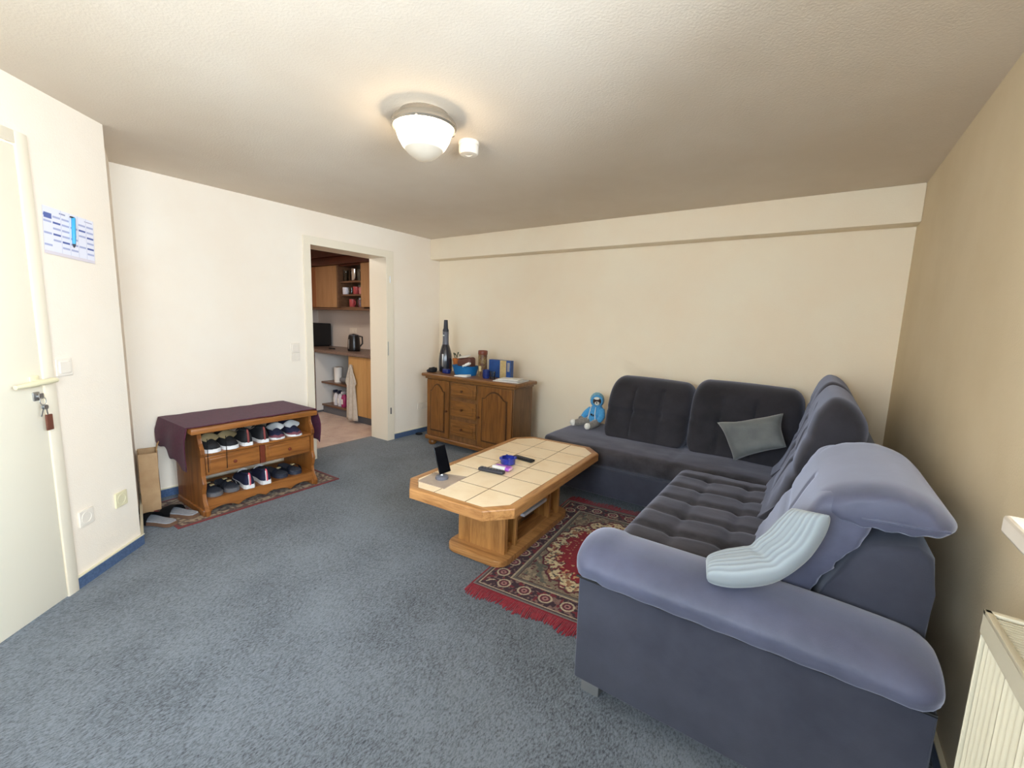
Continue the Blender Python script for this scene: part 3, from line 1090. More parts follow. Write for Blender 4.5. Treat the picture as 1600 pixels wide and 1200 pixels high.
# ------------------------------------------------------------------ coffee table
TC = Vector((2.300, 2.353, 0)); TR_ = math.radians(3.0)
TL_, TW_, TH_ = 1.366, .700, .450
ct = thing('coffee_table', 'oak coffee table with chamfered corners and cream tiled top', 'table', TC, TR_)
CX, CY = .112, .118
def octo(hx, hy, cx, cy):
    return [(-hx, -hy + cy), (-hx + cx, -hy), (hx - cx, -hy), (hx, -hy + cy), (hx, hy - cy), (hx - cx, hy), (-hx + cx, hy), (-hx, hy - cy)]
RIM = .040
outer = octo(TW_ / 2, TL_ / 2, CX, CY)
inner = octo(TW_ / 2 - RIM, TL_ / 2 - RIM, CX - RIM * .42, CY - RIM * .42)
for k in range(8):
    k2 = (k + 1) % 8
    bm = bmesh.new()
    quad = [outer[k], outer[k2], inner[k2], inner[k]]
    lo = [bm.verts.new((*p, TH_ - .052)) for p in quad]
    hi = [bm.verts.new((*p, TH_)) for p in quad]
    bm.faces.new(lo[::-1]); bm.faces.new(hi)
    for i in range(4): bm.faces.new((lo[i], lo[(i + 1) % 4], hi[(i + 1) % 4], hi[i]))
    top_out = [e for e in bm.edges if set(e.verts) == {hi[0], hi[1]}]
    bmesh.ops.bevel(bm, geom=top_out, offset=.008, segments=3, profile=.5, affect='EDGES')
    vert = k in (0, 4, 7, 3)
    o = obj('rim_board', bm, 'oak_y' if k in (3, 7) else 'oak_x', ct, local=True)
bm = bmesh.new()
add_prism(bm, inner, TH_ - .045, TH_ - .0020)
obj('grout_bed', bm, 'tgrout', ct, local=True)


def clip_poly(poly, a, b, c):
    """keep a*x + b*y <= c"""
    out = []
    for i in range(len(poly)):
        p, q = poly[i], poly[(i + 1) % len(poly)]
        dp, dq = a * p[0] + b * p[1] - c, a * q[0] + b * q[1] - c
        if dp <= 0: out.append(p)
        if dp * dq < 0:
            t = dp / (dp - dq)
            out.append((p[0] + t * (q[0] - p[0]), p[1] + t * (q[1] - p[1])))
    return out


ix, iy = TW_ / 2 - RIM, TL_ / 2 - RIM
tw, tl = 2 * ix / 3, 2 * iy / 6
for i in range(3):
    for j in range(6):
        g = .0030
        x0, x1 = -ix + i * tw + g, -ix + (i + 1) * tw - g
        ya, yb = -iy + j * tl + g * 1.3, -iy + (j + 1) * tl - g * 1.3
        poly = [(x0, ya), (x1, ya), (x1, yb), (x0, yb)]
        for sx in (-1, 1):
            for sy in (-1, 1):
                # chamfer line of the inner octagon, pulled in by the joint
                cxx, cyy = CX - RIM * .42, CY - RIM * .42
                a, b = sx / cxx, sy / cyy
                poly = clip_poly(poly, a, b, ix / cxx + iy / cyy - 1 - .03)
        if len(poly) < 3: continue
        bm = bmesh.new()
        add_prism(bm, poly, TH_ - .012, TH_ - .001 + random.uniform(-.0004, .0004))
        obj('tile', bm, 'tile', ct, smooth=0, local=True)
# pedestal
def rrect(hx, hy, r, n=6):
    out = []
    for cx, cy, a0 in ((hx - r, hy - r, 0), (-hx + r, hy - r, PI / 2), (-hx + r, -hy + r, PI), (hx - r, -hy + r, 3 * PI / 2)):
        for k in range(n + 1):
            a = a0 + PI / 2 * k / n
            out.append((cx + r * math.cos(a), cy + r * math.sin(a)))
    return out
bm = bmesh.new()
add_prism(bm, [(x, y) for x, y in rrect(.205, .435, .07)], .0085, .046, bev=.004)
obj('base_plate', bm, 'oak_x', ct, local=True)
for yy in (-.335, .335):
    Box('end_panel', ct, 'oak_z', (-.165, .165, yy - .016, yy + .016, .046, TH_ - .05), .003, local=True)
for yy in (-.215, .215):
    Box('divider', ct, 'oak_z', (-.160, .160, yy - .012, yy + .012, .046, TH_ - .05), .002, local=True)
Box('core_panel', ct, 'oak_shaded', (-.05, .05, -.32, .32, .046, TH_ - .05), .002, local=True)
for yy in (-.28, .28):
    Box('shelf_board', ct, 'oak_y', (-.14, .14, yy - .05, yy + .05, .046, .06), .002, local=True)
for sx in (1, -1):
    dr = Box('drawer', ct, 'oak_y', (min(sx * .05, sx * .152), max(sx * .05, sx * .152), -.20, .20, .185, .222), .003, local=True)
    Box('chrome_strip', dr, 'chrome_lit', (min(sx * .151, sx * .180), max(sx * .151, sx * .180), -.165, .125, .206, .224), .003, local=True)
Box('floor_board', ct, 'oak_y', (-.155, .155, -.20, .20, .046, .062), .002, local=True)
Box('top_support', ct, 'oak_shaded', (-.17, .17, -.36, .36, TH_ - .052, TH_ - .05), .001, local=True)


def TP(x, y, z=0.):     # a point given in room xy, at table-top height
    return Vector((x, y, TH_ + z))


# mat + phone on its charging stand
M['placemat'] = mat('translucent_mat', (188, 168, 150), .35, c2=(166, 146, 130), scale=9)
bm = bmesh.new()
pm = [(2.050, 1.760), (2.243, 1.772), (2.214, 1.989), (2.022, 1.922)]
add_prism(bm, pm, TH_ - .001, TH_ + .0012)
tag(obj('place_mat', bm, 'placemat'), 'thin greyish sheet lying on the tiled table under the phone stand', 'mat')
ps = thing('phone_stand', 'small grey round stand holding the black phone on the table', 'stand', TP(2.128, 1.874, .0012))
Lathe('base', ps, 'grey_plastic', [(0, 0), (.036, 0), (.038, .006), (.036, .016), (.028, .022), (0, .023)], TP(2.128, 1.874, .0012))
Tube('neck', ps, 'steel', [TP(2.128, 1.874, .02), TP(2.116, 1.880, .06), TP(2.118, 1.885, .10)], [.012, .010, .009], 10)
ph = thing('smartphone', 'black phone leaning upright on its stand on the table', 'phone', TP(2.14, 1.872, .04))
c = TP(2.136, 1.866, .118)
za = Vector((-.26, -.06, .96)).normalized(); xa = Vector((.30, .95, 0)); xa = (xa - za * xa.dot(za)).normalized(); yaX = za.cross(xa)
PM = Matrix.Translation(c) @ Matrix((xa, yaX, za)).transposed().to_4x4()
bm = bmesh.new(); add_box(bm, -.037, .037, -.004, .004, -.079, .079, .0035, 3); xform(bm, PM)
obj('body', bm, 'black', ph)
bm = bmesh.new(); add_box(bm, -.034, .034, -.0048, -.0038, -.075, .075, .0); xform(bm, PM)
obj('screen', bm, mat('phone_glass', (6, 6, 8), .12), ph)


def remote(label, a, b, w, h, m, z=0.):
    a, b = Vector((*a, TH_ + z)), Vector((*b, TH_ + z))
    d = b - a
    ang = math.atan2(d.y, d.x)
    t = thing('remote_control', label, 'remote', (a + b) / 2, ang, 'remote controls on the coffee table')
    L = d.length
    RBox('body', t, m, (-L / 2, L / 2, -w / 2, w / 2, 0, h), min(w, h) * .42, (20, 8, 5), local=True)
    for i in range(7):
        for j in range(3):
            Lathe('button', t, 'grey_plastic', [(0, h - .001), (.0038, h - .001), (.0034, h + .0012), (0, h + .0014)], (-L * .40 + i * L * .115, (j - 1) * w * .25, 0), 8, local=True)
    return t


remote('dark grey stubby remote control on the tiles nearest the phone', (2.193, 2.130), (2.362, 2.157), .040, .022, 'dark_grey')
remote('slim black remote control beside the blue ashtray on the table', (2.215, 2.475), (2.372, 2.462), .046, .016, 'black_matte')
M['ash'] = mat('cobalt_glass', (30, 40, 128), .12, c2=(46, 60, 160), scale=20, coat=.6)
at = thing('ashtray', 'round cobalt blue glass ashtray on the tiled table', 'ashtray', TP(2.262, 2.335))
Lathe('bowl', at, 'ash', [(0, 0), (.042, 0), (.048, .006), (.050, .040), (.047, .044), (.042, .042), (.040, .016), (0, .012)], TP(2.262, 2.335), 28)
for k in range(4):
    a = PI / 4 + k * PI / 2
    bm = bmesh.new()
    add_box(bm, -.009, .009, -.007, .007, .030, .048, .003)
    xform(bm, Matrix.Translation(TP(2.262, 2.335)) @ Matrix.Rotation(a, 4, 'Z') @ Matrix.Translation((.046, 0, 0)))
    obj('rest', bm, 'ash', at)
M['violet'] = mat('violet_wrap', (150, 62, 178), .4, c2=(176, 92, 200), scale=40)
M['pink'] = mat('pale_pink_wrap', (226, 178, 208), .4)
tp = thing('tissue_pack', 'violet and white tissue pack between remote and ashtray', 'packet', TP(2.300, 2.225), .12)
RBox('pack', tp, 'violet', (-.056, .056, -.028, .028, 0, .024), .010, (10, 8, 4), local=True)
Box('label_band', tp, 'white', (-.058, .03, -.0295, -.006, .003, .0245), .002, local=True)
Box('end_flap', tp, 'pink', (.040, .060, -.022, .022, .004, .020), .004, local=True)

# ------------------------------------------------------------------ ceiling lamp + smoke detector
M['opal'], nt, b = new_mat('lit_opal_glass')
b.inputs['Base Color'].default_value = (.42, .38, .32, 1)
b.inputs['Roughness'].default_value = .25
b.inputs['Emission Color'].default_value = (1, .82, .58, 1)
tc = N(nt, 'ShaderNodeTexCoord')
sx = N(nt, 'ShaderNodeSeparateXYZ')
nt.links.new(tc.outputs['Object'], sx.inputs[0])
mr = N(nt, 'ShaderNodeMapRange')          # bulbs sit high in the bowl: the glass is brightest beside them
mr.inputs['From Min'].default_value = -.155
mr.inputs['From Max'].default_value = -.085
mr.inputs['To Min'].default_value = .012
mr.inputs['To Max'].default_value = 1.0
nt.links.new(sx.outputs['Z'], mr.inputs['Value'])
ml = N(nt, 'ShaderNodeMath', operation='MULTIPLY')
nt.links.new(mr.outputs[0], ml.inputs[0]); ml.inputs[1].default_value = LAMP_STRENGTH
nt.links.new(ml.outputs[0], b.inputs['Emission Strength'])
lp = thing('ceiling_lamp', 'lit round ceiling lamp with opal glass bowl and metal ring', 'lamp', (*LAMP_XY, H))
Lathe('ring', lp, 'rim_ring', [(.08, 0), (.112, 0), (.120, -.014), (.138, -.026), (.148, -.040), (.149, -.056), (.141, -.064), (.131, -.060), (.12, -.045), (.08, -.03)], (0, 0, 0), 48, local=True)
Lathe('glass_bowl', lp, 'opal', [(.118, -.05), (.127, -.060), (.126, -.078), (.116, -.108), (.098, -.140), (.070, -.172), (.036, -.192), (0, -.198)], (0, 0, 0), 48, local=True, smooth=80)
for k in range(3):
    a = k * 2 * PI / 3 + 1.1 + .0
    Lathe('clip', lp, 'chrome', [(0, -.058), (.007, -.056), (.007, -.040), (0, -.038)], ((.140 * math.cos(a)), (.140 * math.sin(a)), -.008), 10, local=True)
sd = thing('smoke_detector', 'white round smoke detector on the ceiling beside the lamp', 'smoke detector', (2.192, 1.985, H))
Lathe('base', sd, 'white_plastic', [(0, 0), (.054, 0), (.055, -.012), (.053, -.018), (0, -.018)], (0, 0, 0), 32, local=True)
Lathe('body', sd, 'white_plastic', [(.050, -.016), (.052, -.022), (.051, -.054), (.045, -.062), (.018, -.064), (.016, -.061), (0, -.061)], (0, 0, 0), 32, local=True)

# ------------------------------------------------------------------ radiator (right wall)
RX1, RY1, RY0, RZ1, RZ0 = W - .04, 1.352, -.55, .805, .12
rad = thing('radiator', 'cream panel radiator with fluted front below the windowsill', 'radiator', (W - .08, .4, 0))
FX = W - .122
bm = bmesh.new()      # fluted front sheet
n = 520
prof = []
for k in range(n + 1):
    y = RY0 + .012 + (RY1 - RY0 - .024) * k / n
    e = min(1, (min(k, n - k)) / 4)
    prof.append((FX + .010 - .0035 * (1 + math.cos(2 * PI * y / .0225)) * e, y))
lo = [[bm.verts.new((x, y, z)) for x, y in prof] for z in (RZ0 + .03, RZ1 - .052)]
for k in range(n): bm.faces.new((lo[0][k], lo[0][k + 1], lo[1][k + 1], lo[1][k]))
obj('fluted_front', bm, 'enamel', rad)
Box('front_band', rad, 'enamel', (FX, FX + .012, RY0, RY1, RZ1 - .052, RZ1 - .006), .003)
Box('front_band', rad, 'enamel', (FX, FX + .012, RY0, RY1, RZ0, RZ0 + .034), .003)
Box('side_cover', rad, 'enamel', (FX + .002, RX1, RY1 - .004, RY1, RZ0 + .01, RZ1 - .004), .0015)
Box('side_cover', rad, 'enamel', (FX + .002, RX1, RY0, RY0 + .004, RZ0 + .01, RZ1 - .004), .0015)
Box('rear_panel', rad, 'enamel', (RX1 - .008, RX1, RY0 + .004, RY1 - .004, RZ0, RZ1 - .02), .002)
tg_ = Boxes('top_grille', rad, 'enamel', [(FX, FX + .012, RY0, RY1, RZ1 - .010, RZ1), (RX1 - .012, RX1, RY0, RY1, RZ1 - .010, RZ1), (FX, RX1, RY1 - .014, RY1, RZ1 - .010, RZ1), (FX, RX1, RY0, RY0 + .014, RZ1 - .010, RZ1)], .002)
gm = None
y = RY0 + .022
gc = 0
while y < RY1 - .018:
    if gm is None:
        o = Box('slat', None, 'enamel', (FX + .010, RX1 - .010, -.0022, .0022, RZ1 - .016, RZ1 - .003), 0)
        gm = o.data
    else:
        o = bpy.data.objects.new('slat', gm); COL.objects.link(o)
    o.parent = tg_
    o.location = (0, y, 0) if tg_.parent is None else (-rad.location.x + rad.location.x, y, 0)
    o.matrix_basis = wmat(tg_).inverted() @ Matrix.Translation((0, y, 0))
    y += .0095
for zz in (.3, .65):
    Box('wall_bracket', rad, 'steel', (RX1 - .004, W - .0005, RY1 - .25, RY1 - .21, zz, zz + .03), .002)

# ------------------------------------------------------------------ switches and sockets
def plate_on(mtx, name, label, cat, kind, size=.081, m='white_plastic', n=1):
    """wall plate built in local (a, out, z)"""
    t = thing(name, label, cat)
    t.matrix_basis = mtx
    h = size / 2
    w = h * n if n > 1 else h
    Box('frame', t, m, (-w, w, 0, .009, -h, h), .003, local=True)
    for i in range(n):
        cx = (i - (n - 1) / 2) * size * .9
        if kind == 'switch':
            Box('rocker', t, m, (cx - .028, cx + .028, .006, .014, -.028, .028), .003, local=True)
        elif kind == 'socket':
            rot = Matrix.Rotation(-PI / 2, 4, 'X')
            Lathe('well', t, m, [(.031, .006), (.030, .0105), (.024, .0105), (.0205, .002), (0, .002)], (cx, 0, 0), 24, mtx=rot, local=True)
            for sx_ in (-1, 1):
                Lathe('hole', t, 'grey_hole', [(.003, .0022), (.003, .0028), (0, .0028)], (cx + sx_ * .0095, 0, 0), 8, mtx=rot, local=True)
    return t


def at_s(s, z):
    return DM @ Matrix.Translation((s, .0, z))


plate_on(at_s(.372, 1.075), 'light_switch', 'white rocker light switch beside the entrance door', 'switch', 'switch')
plate_on(at_s(.342, .330), 'wall_socket', 'white wall socket low on the slanted wall nearer the door', 'socket', 'socket')
plate_on(at_s(.120, .330), 'wall_socket', 'yellowed cream wall socket low on the slanted wall near its corner', 'socket', 'socket', m='cream_plastic')
LM = lambda y, z: Matrix(((0, 1, 0, .0), (1, 0, 0, y), (0, 0, 1, z), (0, 0, 0, 1)))
sw = plate_on(LM(2.210, 1.060), 'light_switch', 'tall white switch and socket plate beside the kitchen doorway', 'switch', 'switch')
Box('lower_frame', sw, 'white_plastic', (-.040, .040, 0, .010, -.118, -.041), .003, local=True)
rotx = Matrix.Rotation(-PI / 2, 4, 'X')
Lathe('socket_well', sw, 'white_plastic', [(.031, .006), (.030, .0115), (.024, .0115), (.0205, .003), (0, .003)], (0, 0, -.08), 24, mtx=rotx, local=True)
Lathe('socket_hole', sw, 'grey_hole', [(.010, .0032), (.010, .0038), (0, .0038)], (0, 0, -.08), 12, mtx=rotx, local=True)
plate_on(LM(3.745, .325), 'wall_socket', 'white double wall socket low behind the oak sideboard', 'socket', 'socket', n=2)
kb = thing('floor_puck', 'small flat black object lying on the carpet beside the sideboard', 'gadget', (.045, 3.64, 0))
Lathe('case', kb, 'black_matte', [(0, 0), (.040, 0), (.043, .006), (.036, .016), (0, .018)], (.055, 3.64, 0), 20)

# calendar sheet on the slanted wall
def cal_fn(U, V):
    C = np.empty(U.shape + (3,)); C[:] = (236, 232, 240)
    w, h = .265, .205
    u, v = U / w + .5, .5 - V / h            # 0..1, v down
    col = np.floor(u * 6).astype(int)
    fu = u * 6 - col
    for r_ in range(6):
        top = .16 + r_ * .125
        band = (v > top) & (v < top + .045) & (fu > .06) & (fu < .94)
        rnd = ((col * 7 + r_ * 5) % 11) / 11
        C[band & (rnd < .75)] = (176, 178, 208)
        C[band & (rnd < .18)] = (92, 104, 160)
    C[(v > .13) & (v < .24) & (u < .16) & (u > .02)] = (96, 108, 164)
    C[(v > .06) & (v < .09) & (u > .3) & (u < .42)] = (150, 150, 176)
    C[(v > .06) & (v < .08) & (u > .8) & (u < .97)] = (176, 168, 190)
    C[(fu < .03)] = (206, 204, 220)
    C[v > .93] = (226, 214, 218)
    return C


M['print'] = attr_mat('printed_paper', .6)
cs = thing('wall_planner', 'white printed planner sheet pinned on the slanted wall', 'calendar')
cs.matrix_basis = DM @ Matrix.Translation((.262, .004, 1.678)) @ Matrix.Rotation(math.radians(-3.5), 4, 'Y')
flip = Matrix(((-1, 0, 0, 0), (0, 0, 1, 0), (0, 1, 0, 0), (0, 0, 0, 1)))
paint_sheet('sheet', .265, .205, 120, 96, cal_fn, 'print', cs, mtx=flip, local=True)
M['skyblue'] = mat('sky_blue_plastic', (64, 164, 214), .35)
pn = thing('pen', 'sky blue pen hanging across the wall planner', 'pen')
pn.matrix_basis = DM @ Matrix.Translation((.250, .012, 1.70)) @ Matrix.Rotation(math.radians(-5), 4, 'Y')
Lathe('barrel', pn, 'skyblue', [(0, -.058), (.006, -.056), (.0075, -.02), (.0075, .062), (.005, .066), (0, .066)], (0, 0, 0), 12, local=True)
Lathe('tip', pn, 'dark_grey', [(0, -.074), (.003, -.070), (.006, -.057), (0, -.056)], (0, 0, 0), 10, local=True)
Box('pocket_clip', pn, 'plush_brown', (-.004, .016, -.004, .004, .062, .068), .001, local=True)

# keys in the lock
ky = thing('key_bunch', 'bunch of keys with brown leather fob hanging from the door lock', 'keys')
ky.matrix_basis = DM @ Matrix.Translation((.530, .022, .965))
Box('bow', ky, 'steel', (-.011, .011, .012, .016, -.010, .014), .004, local=True)
Box('blade', ky, 'steel', (-.003, .003, -.002, .013, -.004, .004), .001, local=True)
bm = bmesh.new()
add_tube(bm, [(.014 * math.cos(a), .018, -.020 + .016 * math.sin(a)) for a in np.linspace(0, 2 * PI, 17)], .0016, 6, caps=False)
obj('key_ring', bm, 'steel', ky, local=True)
for i, a in enumerate((-.35, .1)):
    bm = bmesh.new()
    add_lathe(bm, [(0, -.0012), (.011, -.0012), (.011, .0012), (0, .0012)], (0, 0, -.016), 14, Matrix.Rotation(PI / 2, 4, 'X'))
    add_box(bm, -.003, .003, -.001, .001, -.058, -.022, .0005)
    xform(bm, Matrix.Translation((0, .022 + i * .004, -.030)) @ Matrix.Rotation(a, 4, 'Y'))
    obj('key', bm, 'steel', ky, local=True)
Box('fob', ky, 'keyfob', (-.026, .004, .020, .028, -.150, -.080), .003, local=True)
Tube('fob_strap', ky, 'steel', [(0, .018, -.036), (-.006, .022, -.06), (-.010, .024, -.082)], .002, 6, local=True)

# ------------------------------------------------------------------ shoe bench on its small rug
M['smallrug'] = attr_mat('small_woven_rug', .95, .1, .4, 500)
sr = thing('small_rug', 'small brown patterned rug with red edge under the shoe bench', 'rug', (.372, 1.628, 0), math.radians(.6))


def small_fn(U, V):
    hw, hh = .275, .565
    e = np.minimum(hw - np.abs(U), hh - np.abs(V))
    C = np.empty(U.shape + (3,)); C[:] = (120, 100, 82)
    n1, n2 = vnoise(U, V, .016, 21), vnoise(U, V, .03, 22)
    C[n1 > .6] = (150, 130, 106); C[n2 > .7] = (96, 52, 46); C[n1 < .28] = (84, 74, 62)
    b = (e > .02) & (e < .075)
    C[b & (n1 > .5)] = (164, 142, 114); C[b & (n1 < .35)] = (92, 70, 60)
    C[e < .018] = (122, 48, 46)
    C[(e > .018) & (e < .024)] = (86, 60, 54)
    return C * (.88 + .24 * rng.random(U.shape))[..., None]


paint_sheet('pile', .55, 1.13, 120, 240, small_fn, 'smallrug', sr, thick=.006, local=True)
RGZ = .006
BX0, BX1, BY0, BY1 = .130, .575, 1.215, 2.040
bench = thing('shoe_bench', 'honey pine shoe bench with scalloped ends, two small drawers and open shelves', 'bench', (.36, 1.63, RGZ))
Box('top', bench, 'pine_y', (.10, .578, 1.195, 2.060, .560, .598), .008, 3)
SIDE = [(.615, RGZ), (.618, .040), (.590, .070), (.572, .105), (.566, .150), (.585, .185), (.597, .225), (.585, .262), (.575, .275), (.575, .400), (.592, .425), (.590, .455), (.560, .490), (.548, .525), (.552, .560), (.150, .560), (.150, .30), (.150, .06), (.145, RGZ)]
for yy in (1.235, 1.995):
    Prism('side_panel', bench, 'pine_z', SIDE, yy, yy + .024, 'y', .003)
    Box('foot_rail', bench, 'pine_z', (.165, .600, yy - .012, yy + .036, RGZ, .050), .006)
Box('upper_shelf', bench, 'pine_y', (.155, .580, 1.258, 1.996, .408, .424), .003)
Box('drawer_case', bench, 'pine_y', (.160, .560, 1.258, 1.996, .268, .408), .002)
Box('case_divider', bench, 'pine_red', (.558, .5725, 1.612, 1.645, .272, .404), .001)
for ya, yb in ((1.268, 1.608), (1.650, 1.988)):
    dr = Box('drawer', bench, 'pine_y', (.556, .572, ya, yb, .278, .400), .003)
    Box('field', dr, 'pine_y', (.568, .577, ya + .022, yb - .022, .296, .382), .004)
    Lathe('knob', dr, 'pine_red', [(0, 0), (.006, 0), (.006, .008), (.012, .014), (.011, .020), (0, .023)], (.576, (ya + yb) / 2, .336), 14, mtx=Matrix.Rotation(PI / 2, 4, 'Y'))
Box('lower_shelf', bench, 'pine_y', (.165, .580, 1.258, 1.996, .096, .112), .003)
ap = [(1.258, .112)]
ys = np.linspace(1.258, 1.996, 61)
for y in ys:
    q = (y - 1.258) / .738
    zb = .020 + .030 * abs(math.sin(q * PI * 4)) ** .7 + (.010 if .4 < q < .6 else 0)
    ap.append((y, zb))
ap.append((1.996, .112))
Prism('apron', bench, 'pine_y', ap, .574, .592, 'x', .002)

# plum cloth over the bench: top + hanging ends
bm = bmesh.new()
rows = []
ny, nx = 60, 26
Lh, Lt, Rh = .30, .866, .30
for j in range(ny + 1):
    s = (-Lh * (1 - j / 20)) if j <= 20 else (Lt * (j - 20) / 20 if j <= 40 else Lt + Rh * (j - 40) / 20)
    row = []
    for i in range(nx + 1):
        t = i / nx
        x = .035 + (.548 - .035) * t + .006 * math.sin(s * 14)
        hl = Lh * (.56 + .42 * t + .05 * math.sin(t * 17))
        hr_ = Rh * (1.02 + .14 * math.sin(t * 5 + .6))
        if j <= 20:
            d = -s / Lh * hl
            y = 1.193 - .008 - .018 * .4 * abs(math.sin(d * 12)) * t - .006 * (1 + math.sin(t * 11 + d * 8)) * min(1, d * 10) - .012 * min(1, d * 12)
            z = .6035 - d
            x2 = x + .02 * math.sin(d * 9) * (t - .3)
        elif j >= 40:
            d = (s - Lt) / Rh * hr_
            y = 2.062 + .006 + .010 * (1 + math.sin(t * 13 + d * 9)) * min(1, d * 8) + .010 * min(1, d * 12)
            z = .6035 - d
            x2 = x
        else:
            y = 1.185 + s * .883 / .866
            z = .6035 + .0012 * math.sin(s * 40 + t * 9)
            x2 = x
        row.append(bm.verts.new((x2, y, z)))
    rows.append(row)
for A, B in zip(rows, rows[1:]):
    for i in range(nx): bm.faces.new((A[i], A[i + 1], B[i + 1], B[i]))
o = obj('bench_cloth', bm, 'cloth', None, smooth=60)
sm = o.modifiers.new('thickness', 'SOLIDIFY'); sm.thickness = .003; sm.offset = 1
tag(o, 'dark plum cloth draped over the shoe bench and hanging at both ends', 'cloth')

# ------------------------------------------------------------------ shoes
M['sole_white'] = mat('white_rubber', (232, 228, 226), .5)
M['sole_grey'] = mat('grey_rubber', (98, 96, 98), .6)
M['navy'] = mat('navy_canvas', (22, 24, 50), .8, c2=(32, 34, 64), scale=90, bump=.2)
M['black_canvas'] = mat('black_canvas', (20, 19, 22), .8, c2=(30, 29, 32), scale=90, bump=.2)
M['slate_canvas'] = mat('slate_canvas', (58, 60, 70), .8, c2=(72, 74, 84), scale=90, bump=.2)
M['shoe_in'] = mat('shoe_lining', (10, 10, 12), .95)
M['beige_patch'] = mat('beige_suede', (170, 150, 110), .85)
M['stripe_red'] = mat('brick_red_strip', (128, 56, 52), .7)
M['stripe_pink'] = mat('red_white_strip', (226, 96, 108), .6)
M['white_leather'] = mat('white_leather', (230, 230, 228), .5)
M['shoe_red'] = mat('dusty_red_canvas', (116, 62, 72), .8)


def shoe_rings(L, wmax, hh, n=16, seg=20, z0=0., sole=False, grow=0.):
    """cross sections heel (x=-L/2) -> toe (x=+L/2)"""
    xs = [0, .03, .10, .22, .38, .55, .70, .82, .91, .97, 1.0]
    wd = [.46, .62, .72, .74, .72, .84, .98, 1.0, .88, .62, .30]
    ht = [.80, .94, 1.0, .97, .92, .80, .58, .47, .42, .33, .20]
    rings = []
    for t in np.linspace(0, 1, n):
        w = np.interp(t, xs, wd) * wmax / 2 + grow
        h = (hh if sole else np.interp(t, xs, ht) * hh)
        x = -L / 2 + t * L + grow * (2 * t - 1)
        ring = []
        for k in range(seg):
            a = 2 * PI * k / seg
            ca, sa = math.cos(a), math.sin(a)
            if sole:
                yy = w * ca; zz = z0 + (h if sa > 0 else 0) * min(1, abs(sa) * 3)
            else:
                pw = 1.0 if sa > 0 else .3
                yy = w * (abs(ca) ** .8) * (1 if ca >= 0 else -1) * (1 - (.28 * max(0, sa) ** 1.5 if t < .6 else .12 * max(0, sa)))
                zz = z0 + max(0, sa) ** .8 * h
            ring.append((x, yy, zz))
        rings.append(ring)
    return rings


